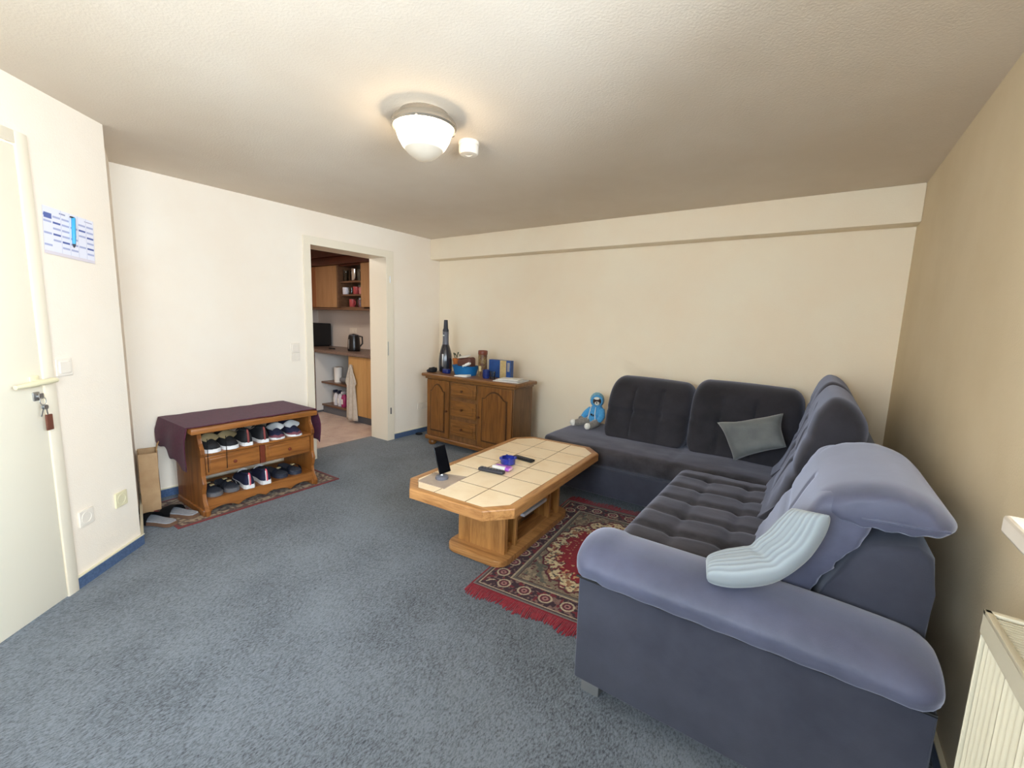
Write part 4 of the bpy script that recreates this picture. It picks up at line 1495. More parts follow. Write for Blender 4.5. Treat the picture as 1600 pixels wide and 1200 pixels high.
def make_shoe(name, label, group, upper, sole, style, L=.275, wm=.102, hh=.088, sole_h=.024):
    t = thing(name, label, 'shoe', group=group)
    bm = bmesh.new(); add_loft(bm, shoe_rings(L, wm, sole_h, sole=True, grow=.003))
    obj('sole', bm, sole, t, local=True, smooth=50)
    bm = bmesh.new(); add_loft(bm, shoe_rings(L - .006, wm, hh, z0=sole_h - .006))
    obj('upper', bm, upper, t, local=True, smooth=70)
    # opening with lining
    bm = bmesh.new(); ellipsoid(bm, (-L * .22, 0, sole_h + hh * .86), (L * .20, wm * .26, hh * .14), 16, 8, Matrix.Rotation(.08, 4, 'Y'))
    obj('opening', bm, 'shoe_in', t, local=True, smooth=80)
    bm = bmesh.new()
    add_tube(bm, [(-L * .22 + L * .205 * math.cos(a), wm * .275 * math.sin(a), sole_h + hh * .87 - .08 * L * .2 * math.cos(a)) for a in np.linspace(0, 2 * PI, 21)], .0045, 6, caps=False)
    obj('collar', bm, upper, t, local=True, smooth=80)
    def tongue(m, mark=None, tip=.0):
        bm = bmesh.new()
        R_ = []
        for q in np.linspace(0, 1, 7):
            x = L * (.10 + .19 * q)
            zt = sole_h + .004 + hh * np.interp(q, [0, 1], [.86, .52]) + .004
            w = wm * np.interp(q, [0, .25, .6, 1], [.40, .60, .56, .26])
            R_.append([(x, w * s, zt - .016 * abs(s) ** 1.8 - .0) for s in np.linspace(-1, 1, 9)])
        V_ = [[bm.verts.new(p) for p in r] for r in R_]
        for A, B in zip(V_, V_[1:]):
            for k in range(8): bm.faces.new((A[k], A[k + 1], B[k + 1], B[k]))
        r = bmesh.ops.solidify(bm, geom=bm.faces[:], thickness=.006)
        tg = obj('tongue', bm, m, t, local=True, smooth=70)
        if mark:
            bm = bmesh.new()
            add_tube(bm, [(L * .20, -.010, sole_h + hh * .66), (L * .20, .010, sole_h + hh * .72), (L * .16, .010, sole_h + hh * .80), (L * .165, -.008, sole_h + hh * .79)], .0022, 5)
            obj('mark', bm, mark, tg, local=True)
    def laces(m):
        for k in range(4):
            x = L * (.02 + .045 * k)
            z = sole_h + hh * (.93 - .085 * k)
            Tube('lace', t, m, [(x, -wm * .28, z - .010), (x + .004, 0, z + .004), (x, wm * .28, z - .010)], .0022, 5, local=True)
    if style == 'tongue_beige':
        tongue('beige_patch'); laces('black_canvas')
        for sy in (-1, 1):
            Tube('loose_lace', t, 'shoe_in', [(L * .27, -.020, sole_h + hh * .62), (L * .40, -.030, sole_h + .035), (L * .503, -.040, .020), (L * .503, -.040, -.02), (L * .506, -.041, -.125)], .0022, 6, local=True) if sy < 0 else None
    elif style == 'tongue_white':
        tongue('white_leather', 'shoe_in'); laces('navy')
        bm = bmesh.new(); add_loft(bm, [[tuple(Vector(p) * 1.0 + Vector((.003, 0, .001))) for p in r] for r in shoe_rings(L, wm * 1.02, hh * .80, z0=sole_h - .008)[-6:]])
        obj('toe_cap', bm, 'shoe_red', t, local=True, smooth=70)
    elif style in ('heel_red', 'heel_pink'):
        laces('sole_white' if style == 'heel_pink' else 'black_canvas')
        m = 'stripe_red' if style == 'heel_red' else 'stripe_pink'
        Tube('heel_strip', t, m, [(-L * .5 - .001, 0, sole_h - .002), (-L * .5 + .002, 0, sole_h + hh * .45), (-L * .48 + .003, 0, sole_h + hh * .84), (-L * .44, 0, sole_h + hh * .97)], [.007, .0075, .0075, .004], 8, local=True)
        if style == 'heel_pink':
            Tube('heel_tape', t, 'white_leather', [(-L * .5 - .0035, .006, sole_h), (-L * .5 - .001, .006, sole_h + hh * .45), (-L * .48 - .001, .006, sole_h + hh * .86)], .0035, 6, local=True)
    return t


def put(t, x, y, z, rz):
    t.location = (x, y, z)
    t.rotation_euler = (0, 0, rz)
    t.matrix_basis = Matrix.Translation((x, y, z)) @ Matrix.Rotation(rz, 4, 'Z')
    return t


UZ, LZ = .4245, .1125
def pair(name, labels, group, args, pos):
    a = make_shoe(name, labels[0], group, *args)
    b = copy_tree(a)
    b['label'] = labels[1]
    put(a, *pos[0]); put(b, *pos[1])


pair('sneaker', ['black sneaker with beige tongue, outer left end of the upper bench shelf', 'black sneaker with beige tongue, second along the upper bench shelf'], 'sneakers with beige tongues', ('black_canvas', 'sole_white', 'tongue_beige', .275, .102, .098), [(.455, 1.322, UZ, -.05), (.455, 1.434, UZ, -.05)])
pair('sneaker', ['black shoe with red heel strip beside the beige tongued sneakers', 'black shoe with red heel strip beside the navy logo sneakers'], 'shoes with red heel strips', ('black_canvas', 'sole_white', 'heel_red', .27, .096, .092), [(.450, 1.545, UZ, PI - .10), (.452, 1.650, UZ, PI - .06)])
pair('sneaker', ['navy sneaker with white logo tongue, inner one beside the red heeled shoes', 'navy sneaker with white logo tongue at the doorway end of the upper shelf'], 'navy sneakers with white tongues', ('navy', 'sole_white', 'tongue_white', .28, .106, .100, .016), [(.445, 1.778, UZ, -.25), (.450, 1.890, UZ, -.05)])
pair('sneaker', ['navy canvas shoe with pink heel tape and white sole beside the strapped sandals', 'navy canvas shoe with pink heel tape beside the slate slippers'], 'navy shoes with pink heel tape', ('navy', 'sole_white', 'heel_pink', .285, .098, .085, .028), [(.452, 1.543, LZ, PI - .14), (.455, 1.655, LZ, PI - .12)])


def make_sandal(name, label, group, sole, strap, straps=2, L=.27, wm=.10, cat='sandal'):
    t = thing(name, label, cat, group=group)
    bm = bmesh.new(); add_loft(bm, shoe_rings(L, wm, .026, sole=True))
    obj('sole', bm, sole, t, local=True, smooth=50)
    bm = bmesh.new(); add_loft(bm, shoe_rings(L * .95, wm * .9, .004, sole=True, z0=.026))
    obj('footbed', bm, 'slate_canvas', t, local=True, smooth=50)
    for s_ in range(straps):
        x = L * (.26 - .24 * s_)
        bm = bmesh.new()
        R_ = []
        for q in np.linspace(-.022, .022, 4):
            R_.append([(x + q, (wm / 2 + .002) * math.cos(a), .018 + .050 * math.sin(a)) for a in np.linspace(0, PI, 13)])
        V_ = [[bm.verts.new(p) for p in r] for r in R_]
        for A, B in zip(V_, V_[1:]):
            for k in range(12): bm.faces.new((A[k], A[k + 1], B[k + 1], B[k]))
        bmesh.ops.solidify(bm, geom=bm.faces[:], thickness=.005)
        st = obj('strap', bm, strap, t, local=True, smooth=70)
        Box('buckle', st, 'beige_patch', (x - .012, x + .012, -.022, .004, .064, .072), .002, local=True)
    return t


sA = make_sandal('sandal', 'dark grey two-strap sandal, outer one at the left end of the lower shelf', 'strapped sandals on the lower shelf', 'sole_grey', 'slate_canvas')
sB = copy_tree(sA); sB['label'] = 'dark grey two-strap sandal beside the navy canvas shoes on the lower shelf'
put(sA, .440, 1.325, LZ, 0); put(sB, .440, 1.430, LZ, 0)
M['slate_blue'] = mat('slate_blue_rubber', (42, 46, 60), .6)
sA = make_sandal('slipper', 'dark slate slipper next to the pink taped canvas shoes on lower shelf', 'slate slippers on the lower shelf', 'slate_blue', 'slate_blue', 1, cat='slipper')
sB = copy_tree(sA); sB['label'] = 'dark slate slipper at the doorway end of the lower bench shelf'
put(sA, .435, 1.775, LZ, .05); put(sB, .435, 1.888, LZ, .0)

# slippers on the floor, heels towards the room
M['insole'] = mat('grey_felt_insole', (150, 152, 158), .95, c2=(166, 168, 174), scale=60)
M['cork'] = mat('brown_cork', (112, 82, 62), .85)


def make_slipper(label):
    t = thing('house_slipper', label, 'slipper', group='house slippers by the paper bag')
    L, wm = .265, .108
    bm = bmesh.new(); add_loft(bm, shoe_rings(L, wm, .022, sole=True))
    obj('sole', bm, 'cork', t, local=True, smooth=50)
    bm = bmesh.new(); add_loft(bm, shoe_rings(L * .95, wm * .9, .005, sole=True, z0=.022))
    obj('insole', bm, 'insole', t, local=True, smooth=50)
    bm = bmesh.new()
    R_ = []
    for q in np.linspace(0, 1, 8):
        x = L * (.05 + .46 * q)
        w = np.interp(q, [0, .4, .7, .9, 1], [.50, .53, .48, .36, .14]) * wm + .003
        h = np.interp(q, [0, .5, .85, 1], [.062, .052, .036, .012])
        R_.append([(x, w * math.cos(a), .008 + h * math.sin(a)) for a in np.linspace(0, PI, 15)])
    V_ = [[bm.verts.new(p) for p in r] for r in R_]
    for A, B in zip(V_, V_[1:]):
        for k in range(14): bm.faces.new((A[k], A[k + 1], B[k + 1], B[k]))
    bmesh.ops.solidify(bm, geom=bm.faces[:], thickness=.005)
    obj('upper', bm, 'black_canvas', t, local=True, smooth=70)
    return t


a = make_slipper('black slipper with grey insole, nearer the camera beside the paper bag')
b_ = copy_tree(a); b_['label'] = 'black slipper with grey insole against the foot of the shoe bench'
put(a, .470, 1.012, .0072, math.radians(204)); put(b_, .445, 1.142, .0072, math.radians(204))

# paper bag in the corner
ub = Vector((.969, -.247, 0)); nb_ = Vector((.247, .969, 0))
bagc = Vector((.236, 1.055, 0)) - ub * .085
bag = thing('paper_bag', 'brown kraft paper bag standing open between slanted wall and shoe bench', 'bag', bagc)
BM_ = Matrix(((ub.x, nb_.x, 0, bagc.x), (ub.y, nb_.y, 0, bagc.y), (0, 0, 1, 0), (0, 0, 0, 1)))
hx, hy, hb = .085, .050, .405
bm = bmesh.new()
def bag_ring(z, g=0., s=1.):
    pts = []
    for (ax, ay, bx_, by_) in ((-1, -1, 1, -1), (1, -1, 1, 1), (1, 1, -1, 1), (-1, 1, -1, -1)):
        for k in range(6):
            t = k / 6
            x, y = ax + (bx_ - ax) * t, ay + (by_ - ay) * t
            wob = .004 * math.sin(z * 26 + x * 2 + y * 3) * (1 if 0 < t < 1 else .3)
            pinch = 0.
            if ay == by_ == 1 or ay == by_ == -1: pinch = 0
            pts.append(((hx * s - g) * x + wob * .6, (hy * s - g) * y + wob, z))
    return pts
zs = [.0, .06, .12, .18, .24, .30, .36, hb]
rings = [bag_ring(z) for z in zs] + [bag_ring(z, .004) for z in zs[::-1]]
add_loft(bm, rings)
bm.transform(BM_)
obj('body', bm, 'paper_brown', bag, smooth=30)
bm = bmesh.new()
add_tube(bm, [(-.03, hy - .006, hb - .03), (-.028, hy + .004, hb + .03), (.0, hy + .014, hb + .055), (.028, hy + .004, hb + .03), (.03, hy - .006, hb - .03)], .003, 6)
bm.transform(BM_)
obj('handle', bm, 'paper_in', bag, smooth=60)

# ------------------------------------------------------------------ sideboard
SX0, SX1, SY0, SY1 = .415, 1.548, 3.425, 3.745
sb = thing('sideboard', 'oak sideboard with arched doors, three drawers and bun feet', 'sideboard', ((SX0 + SX1) / 2, (SY0 + SY1) / 2, 0))
Box('carcass', sb, 'cab_side', (SX0, SX1, SY0, SY1, .085, .735), .003)
Box('base_rail', sb, 'cab_x', (SX0 - .018, SX1 + .018, SY0 - .022, SY1, .062, .108), .010, 3)
Box('top_moulding', sb, 'cab_x', (SX0 - .018, SX1 + .018, SY0 - .020, SY1, .726, .752), .010, 3)
Box('top', sb, 'cab_x', (SX0 - .048, SX1 + .048, SY0 - .048, SY1 + .01, .750, .785), .012, 4)
for fx in (SX0 + .045, SX1 - .045):
    for fy in (SY0 + .035, SY1 - .045):
        Lathe('bun_foot', sb, 'cab_z', [(0, 0), (.030, 0), (.042, .014), (.045, .034), (.036, .054), (.028, .062), (0, .064)], (fx, fy, 0), 20)


def arch_panel(x0, x1, z0, z1, rise):
    pts = [(x0, z0), (x1, z0), (x1, z1 - rise)]
    w = x1 - x0
    for k in range(1, 16):
        t = k / 16
        x = x1 - w * t
        s = .12
        if t < s or t > 1 - s:
            z = z1 - rise
        else:
            q = (t - s) / (1 - 2 * s)
            z = z1 - rise + rise * math.sin(q * PI) ** .8
        pts.append((x, z))
    pts.append((x0, z1 - rise))
    return pts


FY = SY0 - .016
for i, (x0, x1) in enumerate(((SX0 + .010, .738), (1.128, SX1 - .010))):
    dr = Box('door', sb, 'cab_z', (x0, x1, FY, SY0, .120, .722), .004)
    Prism('arched_groove_shade', dr, 'cab_groove_shade', arch_panel(x0 + .050, x1 - .050, .170, .685, .075), FY - .0015, FY + .004, 'y')
    Prism('arched_field', dr, 'cab_z', arch_panel(x0 + .064, x1 - .064, .184, .670, .070), FY - .009, FY - .001, 'y', .006)
    kx = x1 - .020 if i == 0 else x0 + .020
    Lathe('knob', dr, 'cab_knob', [(0, 0), (.006, 0), (.006, .010), (.014, .016), (.013, .024), (0, .028)], (kx, FY + .001, .41), 14, mtx=Matrix.Rotation(PI / 2, 4, 'X'))
for z0, z1 in ((.570, .716), (.368, .536), (.165, .330)):
    dr = Box('drawer', sb, 'cab_x', (.766, 1.100, FY, SY0, z0, z1), .006)
    Prism('field', dr, 'cab_x', arch_panel(.800, 1.066, z0 + .030, z1 - .022, .028), FY - .008, FY + .001, 'y', .006)
    Lathe('knob', dr, 'cab_knob', [(0, 0), (.006, 0), (.006, .010), (.014, .016), (.013, .024), (0, .028)], (.933, FY - .006, (z0 + z1) / 2), 14, mtx=Matrix.Rotation(PI / 2, 4, 'X'))

ST = .785
# things on the sideboard
M['vac_body'] = mat('glossy_charcoal', (40, 40, 48), .18, coat=.6)
v = thing('hand_vacuum', 'tall dark bottle-shaped hand vacuum standing on the sideboard', 'vacuum', (.475, 3.635, ST))
Lathe('body', v, 'vac_body', [(0, 0), (.060, 0), (.070, .012), (.074, .06), (.073, .13), (.066, .20), (.050, .26), (.036, .30), (0, .30)], (0, 0, 0), 28, local=True, smooth=70)
Lathe('grip', v, 'grey_plastic', [(.0, .295), (.035, .298), (.032, .34), (.032, .40), (.034, .435), (0, .437)], (0, 0, 0), 24, local=True)
Lathe('nozzle', v, 'dark_grey', [(0, .436), (.033, .437), (.033, .455), (.025, .475), (.021, .555), (.019, .565), (0, .565)], (0, 0, 0), 20, local=True)
Box('window_strip', v, 'steel', (.012, .034, -.077, -.060, .06, .20), .010, 3, local=True)
bm = bmesh.new()
for k, (w_, dx) in enumerate(((.006, -.010), (.008, -.002), (.006, .007))):
    add_box(bm, dx - w_ / 2, dx + w_ / 2, -.035, -.031, .392, .404)
obj('badge', bm, 'white', v, local=True)
cp = thing('dark_cap', 'crumpled dark cap lying at the left end of the sideboard', 'cap', (.395, 3.495, ST))
RBox('crown', cp, 'black_canvas', (-.010, .065, -.05, .05, 0, .052), .035, (12, 12, 8), lambda p, q: (p.x, p.y, p.z + .008 * mnoise.noise(p * 30)), local=True)
RBox('brim', cp, 'dark_grey', (-.030, .03, -.045, .045, 0, .030), .012, (8, 8, 4), lambda p, q: (p.x, p.y, p.z - .010 * q.x * q.x + .004 if q.z > 0 else p.z), local=True)
M['terracotta'] = mat('orange_terracotta', (196, 112, 48), .7)
M['leaf'] = mat('dull_green_leaf', (54, 62, 40), .6)
po = thing('flower_pot', 'orange flower pot with a few dark stems beside the vacuum', 'pot', (.612, 3.680, ST))
Lathe('pot', po, 'terracotta', [(0, 0), (.040, 0), (.050, .12), (.054, .125), (.054, .155), (.047, .155), (.044, .13), (0, .128)], (0, 0, 0), 24, local=True)
for k in range(5):
    a = k * 1.3
    Tube('stem', po, 'leaf', [(.02 * math.cos(a), .02 * math.sin(a), .13), (.03 * math.cos(a), .03 * math.sin(a), .17), (.045 * math.cos(a + .4), .045 * math.sin(a + .4), .185 + .01 * k)], [.004, .0035, .007], 6, local=True)
M['blue_bowl'] = mat('azure_plastic', (22, 108, 168), .35)
bw = thing('storage_tub', 'azure blue oval tub holding a brown pouch on the sideboard', 'tub', (.800, 3.596, ST))
bm = bmesh.new()
def oval(hx, hy, z, n=28): return [(hx * (abs(math.cos(a)) ** .7) * (1 if math.cos(a) > 0 else -1), hy * (abs(math.sin(a)) ** .7) * (1 if math.sin(a) > 0 else -1), z) for a in np.linspace(0, 2 * PI, n, endpoint=False)]
add_loft(bm, [oval(.120, .075, 0), oval(.135, .085, .05), oval(.150, .095, .095), oval(.153, .098, .098), oval(.146, .091, .099), oval(.130, .080, .05), oval(.115, .07, .012)])
obj('tub', bm, 'blue_bowl', bw, local=True, smooth=60)
M['pouch'] = mat('reddish_brown_leather', (98, 58, 46), .6)
pc = thing('leather_pouch', 'reddish brown pouch lying in the blue tub', 'pouch', (.800, 3.610, ST + .055))
RBox('pouch', pc, 'pouch', (-.095, .095, -.055, .055, 0, .125), .035, (14, 10, 8), lambda p, q: (p.x, p.y, p.z + .012 * q.x + .006 * mnoise.noise(p * 25)), local=True)
bm = bmesh.new(); add_box(bm, -.07, .055, -.05, .05, .0, .002); xform(bm, Matrix.Translation((.785, 3.60, ST + .190)) @ Matrix.Rotation(.22, 4, 'X') @ Matrix.Rotation(-.10, 4, 'Y') @ Matrix.Rotation(.3, 4, 'Z'))
tag(obj('paper_slip', bm, 'white'), 'white paper slip lying on the brown pouch', 'paper')
bm = bmesh.new(); add_rbox(bm, (-.05, .05, -.02, .02, 0, .025), .01, (10, 6, 4), lambda p, q: p + Vector((0, 0, .006)) * mnoise.noise(p * 60)); xform(bm, Matrix.Translation((.885, 3.520, ST + .104)) @ Matrix.Rotation(-.4, 4, 'Y'))
tag(obj('paper_tissue', bm, 'white'), 'crumpled white tissue on the right edge of the blue tub', 'tissue')
M['deep_blue'] = mat('deep_blue_plastic', (20, 42, 112), .4)
bl = RBox('soap_box', None, 'deep_blue', (.555, .632, 3.50, 3.555, ST, ST + .048), .008, (8, 6, 4))
tag(bl, 'small deep blue box in front of the orange pot', 'box')
bm = bmesh.new(); add_rbox(bm, (-.075, .075, -.045, .045, 0, .012), .005, (12, 8, 3), lambda p, q: (p.x, p.y, p.z + .006 * (1 + q.x) * (q.z > 0))); xform(bm, Matrix.Translation((.885, 3.455, ST)) @ Matrix.Rotation(.15, 4, 'Z'))
tag(obj('white_envelope', bm, 'white'), 'small white folded paper at the front edge of the sideboard', 'paper')
M['vase'] = mat('mottled_vase_glaze', (150, 128, 84), .35, c2=(96, 60, 40), scale=26, detail=5, mix=(.42, .58))
M['vase_rim'] = mat('red_brown_glaze', (124, 64, 44), .4)
vs_ = thing('candle_vase', 'tall mottled cylinder vase with red-brown rim on the sideboard', 'vase', (1.010, 3.620, ST))
Lathe('cylinder', vs_, 'vase', [(0, 0), (.044, 0), (.046, .01), (.046, .235), (0, .235)], (0, 0, 0), 28, local=True)
Lathe('rim', vs_, 'vase_rim', [(.046, .225), (.049, .23), (.049, .262), (.045, .268), (.040, .262), (.038, .245), (0, .245)], (0, 0, 0), 28, local=True)
M['sand'] = mat('pale_sand_label', (206, 190, 140), .6)
Box('emblem', vs_, 'sand', (-.012, .016, -.0485, -.040, .055, .11), .004, local=True)
M['card_blue'] = mat('royal_blue_card', (26, 66, 130), .45, c2=(40, 84, 150), scale=14)
M['card_beige'] = mat('beige_card', (206, 182, 128), .55, c2=(186, 160, 108), scale=18)
gb = thing('gift_box', 'blue cardboard box with beige panel standing at the rear of sideboard', 'box', (1.195, 3.690, ST), math.radians(4))
Box('box', gb, 'card_blue', (-.130, .130, -.030, .030, 0, .180), .003, local=True)
Box('beige_panel', gb, 'card_beige', (.006, .080, -.0320, -.0295, .001, .179), .0008, local=True)
Box('photo_panel', gb, 'steel', (.092, .120, -.0320, -.0295, .07, .16), .0008, local=True)
mg = thing('drinking_mug', 'small dark blue mug in front of the blue cardboard box', 'mug', (1.125, 3.535, ST))
Lathe('cup', mg, 'deep_blue', [(0, 0), (.030, 0), (.034, .01), (.035, .085), (.032, .086), (.031, .012), (0, .01)], (0, 0, 0), 22, local=True)
Tube('handle', mg, 'deep_blue', [(.034, 0, .07), (.056, 0, .062), (.058, 0, .032), (.034, 0, .020)], .005, 8, local=True)
M['clear_glass'] = glass('clear_glass', (235, 240, 240))
gl_ = thing('tumbler_glass', 'small clear glass next to the dark blue mug', 'glass', (1.205, 3.535, ST))
Lathe('glass', gl_, 'clear_glass', [(0, 0), (.024, 0), (.029, .075), (.027, .075), (.022, .006), (0, .006)], (0, 0, 0), 20, local=True)
M['mag'] = mat('magazine_cover', (206, 196, 176), .4, c2=(150, 146, 146), scale=22, mix=(.5, .62))
M['mag2'] = mat('magazine_cover_grey', (176, 176, 180), .4, c2=(222, 216, 206), scale=16, mix=(.48, .6))
zz = ST
for k, (mm, dx, dy, rz, lab) in enumerate((('mag', 0, 0, .10, 'bottom magazine of the pile at the right end of sideboard'), ('mag2', .012, .006, -.06, 'middle magazine of the pile at the right end of sideboard'), ('white', -.012, .016, .22, 'topmost pale booklet of the pile at right end of sideboard'))):
    th = (.008, .007, .006)[k]
    t = thing('magazine', lab, 'magazine', (1.425 + dx, 3.540 + dy, zz), rz, 'magazines on the sideboard')
    w_, h_ = ((.14, .105), (.13, .095), (.105, .075))[k]
    Box('pages', t, 'white', (-w_ + .003, w_ - .002, -h_ + .002, h_ - .002, .0008, th - .0008), .0005, local=True)
    Boxes('cover', t, mm, [(-w_, w_, -h_, h_, 0, .0008), (-w_, w_, -h_, h_, th - .0008, th), (-w_, -w_ + .001, -h_, h_, 0, th)], local=True)
    zz += th + .0004

# ------------------------------------------------------------------ kitchen
M['birch'] = wood('birch_front', (176, 132, 90), (160, 116, 74), 'z', 6, .5, .05)
M['birch_base'] = wood('birch_base_front', (196, 150, 92), (184, 136, 80), 'z', 6, .5, .05)
M['k_brown'] = wood('dark_brown_board', (118, 84, 60), (96, 66, 46), 'x', 8)
M['mahog'] = wood('mahogany_cornice', (86, 34, 14), (58, 20, 8), 'x', 8)
M['worktop'] = mat('brown_worktop', (132, 110, 98), .4, c2=(104, 84, 74), scale=60)
M['k_grey'] = mat('grey_plinth', (102, 104, 110), .6)
M['k_back'] = mat('grey_beige_panel', (206, 194, 170), .7)
KF = 3.45
Box('worktop', None, 'worktop', (-2.62, JX - .02, KF, KY - .002, .862, .900), .006)
tag(bpy.data.objects['worktop'], 'brown kitchen worktop running along the rear kitchen wall', 'worktop')
bc = thing('base_cabinet', 'birch kitchen base cabinet hung with a pale towel', 'cabinet', (-.68, 3.78, 0))
Box('body', bc, 'k_back', (-1.068, -.30, 3.50, KY - .004, .10, .860), .002)
Box('door', bc, 'birch_base', (-1.066, -.700, 3.480, 3.499, .105, .855), .004)
Box('door', bc, 'birch_base', (-.694, -.302, 3.480, 3.499, .105, .855), .004)
Box('plinth', bc, 'k_grey', (-1.068, -.30, 3.535, 3.555, 0, .10), .001)
us = thing('under_shelf', 'open brown shelf unit under the kitchen worktop', 'shelf', (-1.45, 3.8, 0))
Box('shelf_board', us, 'k_brown', (-1.85, -1.072, 3.58, KY - .004, .420, .445), .003)
Box('shelf_board', us, 'k_brown', (-1.85, -1.072, 3.58, KY - .004, .10, .125), .003)
Box('rear_board', us, 'k_back', (-1.85, -1.072, KY - .02, KY - .004, .10, .86), .001)
Box('side_board', us, 'birch_base', (-1.085, -1.072, 3.58, KY - .02, .125, .86), .001)
Box('plinth', us, 'k_grey', (-1.85, -1.072, 3.60, 3.62, 0, .10), .001)
fr = thing('fridge_cabinet', 'white kitchen appliance with brown front edge left of the open shelf', 'fridge', (-2.2, 3.8, 0))
Box('casing', fr, 'white', (-2.60, -1.86, 3.50, KY - .004, .03, .855), .004)
Box('front_edge', fr, 'k_brown', (-2.60, -1.852, 3.462, 3.498, .03, .855), .003)
Box('plinth', fr, 'k_grey', (-2.58, -1.88, 3.52, KY - .02, 0, .03), .001)
# things in the open shelf
M['grey_bag'] = mat('grey_plastic_bag', (118, 122, 128), .5)
kr = thing('paper_roll', 'white kitchen paper roll standing on the upper open shelf', 'paper roll', (-1.62, 3.70, .4455))
Lathe('paper', kr, 'white', [(.020, 0), (.055, 0), (.056, .21), (.020, .21), (.020, 0)], (0, 0, 0), 24, local=True)
Lathe('core', kr, 'paper_in', [(.019, 0), (.020, 0), (.020, .213), (.018, .213), (.018, 0)], (0, 0, 0), 16, local=True)
gg = RBox('folded_bag', None, 'grey_bag', (-1.50, -1.16, 3.62, 3.90, .460, .53), .035, (14, 12, 6), lambda p, q: (p.x, p.y, p.z + .012 * mnoise.noise(p * 18)))
tag(gg, 'grey folded bag on the open shelf next to the paper roll', 'bag')
M['bottle_white'] = mat('white_bottle', (214, 210, 214), .35)
M['bottle_pink'] = mat('magenta_bottle', (168, 48, 104), .35)
M['bottle_dark'] = mat('dark_blue_trigger', (40, 44, 62), .4)
M['bottle_grey'] = mat('grey_bottle', (150, 150, 150), .4)


def spray(x, y, col, cap, lab, s=1.):
    t = thing('spray_bottle', lab, 'bottle', (x, y, .1255), group='bottles in the open kitchen shelf')
    Lathe('body', t, col, [(0, 0), (.034 * s, 0), (.036 * s, .01), (.036 * s, .13), (.022 * s, .165), (.013 * s, .175), (0, .175)], (0, 0, 0), 18, local=True)
    Box('trigger_head', t, cap, (-.014, .016, -.045, .018, .176, .215), .006, local=True)
    Box('label', t, 'white', (-.018, .018, -.0375 * s, -.030 * s, .04, .11), .003, local=True)
    return t


spray(-1.63, 3.665, 'bottle_white', 'bottle_dark', 'white spray bottle with dark trigger at left in the open shelf')
spray(-1.52, 3.655, 'bottle_white', 'bottle_dark', 'pale spray bottle with dark trigger left of the magenta bottle')
spray(-1.42, 3.650, 'bottle_pink', 'bottle_white', 'magenta bottle with white head in the open kitchen shelf', 1.1)
spray(-1.31, 3.675, 'bottle_grey', 'bottle_grey', 'grey bottle right of the magenta bottle in the open shelf')
# towel
M['towel'] = mat('pale_linen_towel', (190, 180, 166), .95, c2=(204, 194, 180), scale=30, bump=.3)
bm = bmesh.new()
rows = []
for j in range(25):
    t = j / 24
    z = .74 - .70 * t
    hw = np.interp(t, [0, .06, .25, .33, .36, .6, 1.0], [.012, .03, .085, .105, .075, .088, .115])
    rows.append([bm.verts.new((-.985 + hw * s, 3.462 - .014 * math.cos(s * 7 + t * 3) - .010 * t, z + .02 * abs(s) * (1 - t))) for s in np.linspace(-1, 1, 15)])
for A, B in zip(rows, rows[1:]):
    for k in range(14): bm.faces.new((A[k], A[k + 1], B[k + 1], B[k]))
o = obj('hanging_towel', bm, 'towel', None, smooth=70)
sm = o.modifiers.new('thickness', 'SOLIDIFY'); sm.thickness = .006; sm.offset = 0
tag(o, 'pale linen towel hanging on the front of the birch base cabinet', 'towel')
# worktop appliances
kt = thing('electric_kettle', 'glossy black electric kettle on the kitchen worktop', 'kettle', (-1.255, 3.70, .900))
Lathe('jug', kt, 'black', [(0, 0), (.076, 0), (.082, .012), (.081, .05), (.074, .16), (.066, .205), (0, .207)], (0, 0, 0), 28, local=True)
Lathe('lid', kt, 'dark_grey', [(.064, .204), (.060, .216), (.03, .222), (0, .232)], (0, 0, 0), 24, local=True)
Tube('handle', kt, 'black', [(.01, .062, .20), (.03, .108, .19), (.03, .112, .10), (.01, .076, .05)], .010, 10, local=True)
Box('level_window', kt, 'steel', (-.010, .008, -.083, -.070, .03, .16), .005, local=True)
mo = thing('microwave_oven', 'black microwave oven on the worktop at the doorway edge', 'microwave', (-2.475, 3.86, .900))
Box('casing', mo, 'black_matte', (-.20, .195, -.17, .17, .010, .345), .012, local=True)
Box('door', mo, 'black', (-.195, .07, -.184, -.168, .022, .333), .006, local=True)
Box('control_panel', mo, 'dark_grey', (.080, .190, -.182, -.168, .022, .333), .004, local=True)
for k in range(2):
    Lathe('dial', mo, 'grey_plastic', [(0, 0), (.022, 0), (.020, .016), (0, .018)], (.135, -.181, .09 + k * .10), 16, mtx=Matrix.Rotation(PI / 2, 4, 'X'), local=True)
for sx_ in (-.16, .16):
    Box('foot', mo, 'black', (sx_ - .02, sx_ + .02, -.12, .14, 0, .012), .002, local=True)
KM = Matrix(((1, 0, 0, -1.80), (0, -1, 0, KY - .001), (0, 0, 1, 1.15), (0, 0, 0, 1)))
plate_on(KM, 'wall_socket', 'pale double wall socket above the kitchen worktop', 'socket', 'socket', n=2)
# cable coil by the microwave
bm = bmesh.new()
add_tube(bm, [(-1.70 + .06 * math.cos(a) * (1 - .02 * a), 3.66 + .03 * math.sin(a), .906 + .0006 * a) for a in np.linspace(0, 4 * PI, 40)], .005, 6)
tag(obj('cable_coil', bm, 'black_matte', None, smooth=70), 'coiled black cable on the worktop next to the microwave', 'cable')
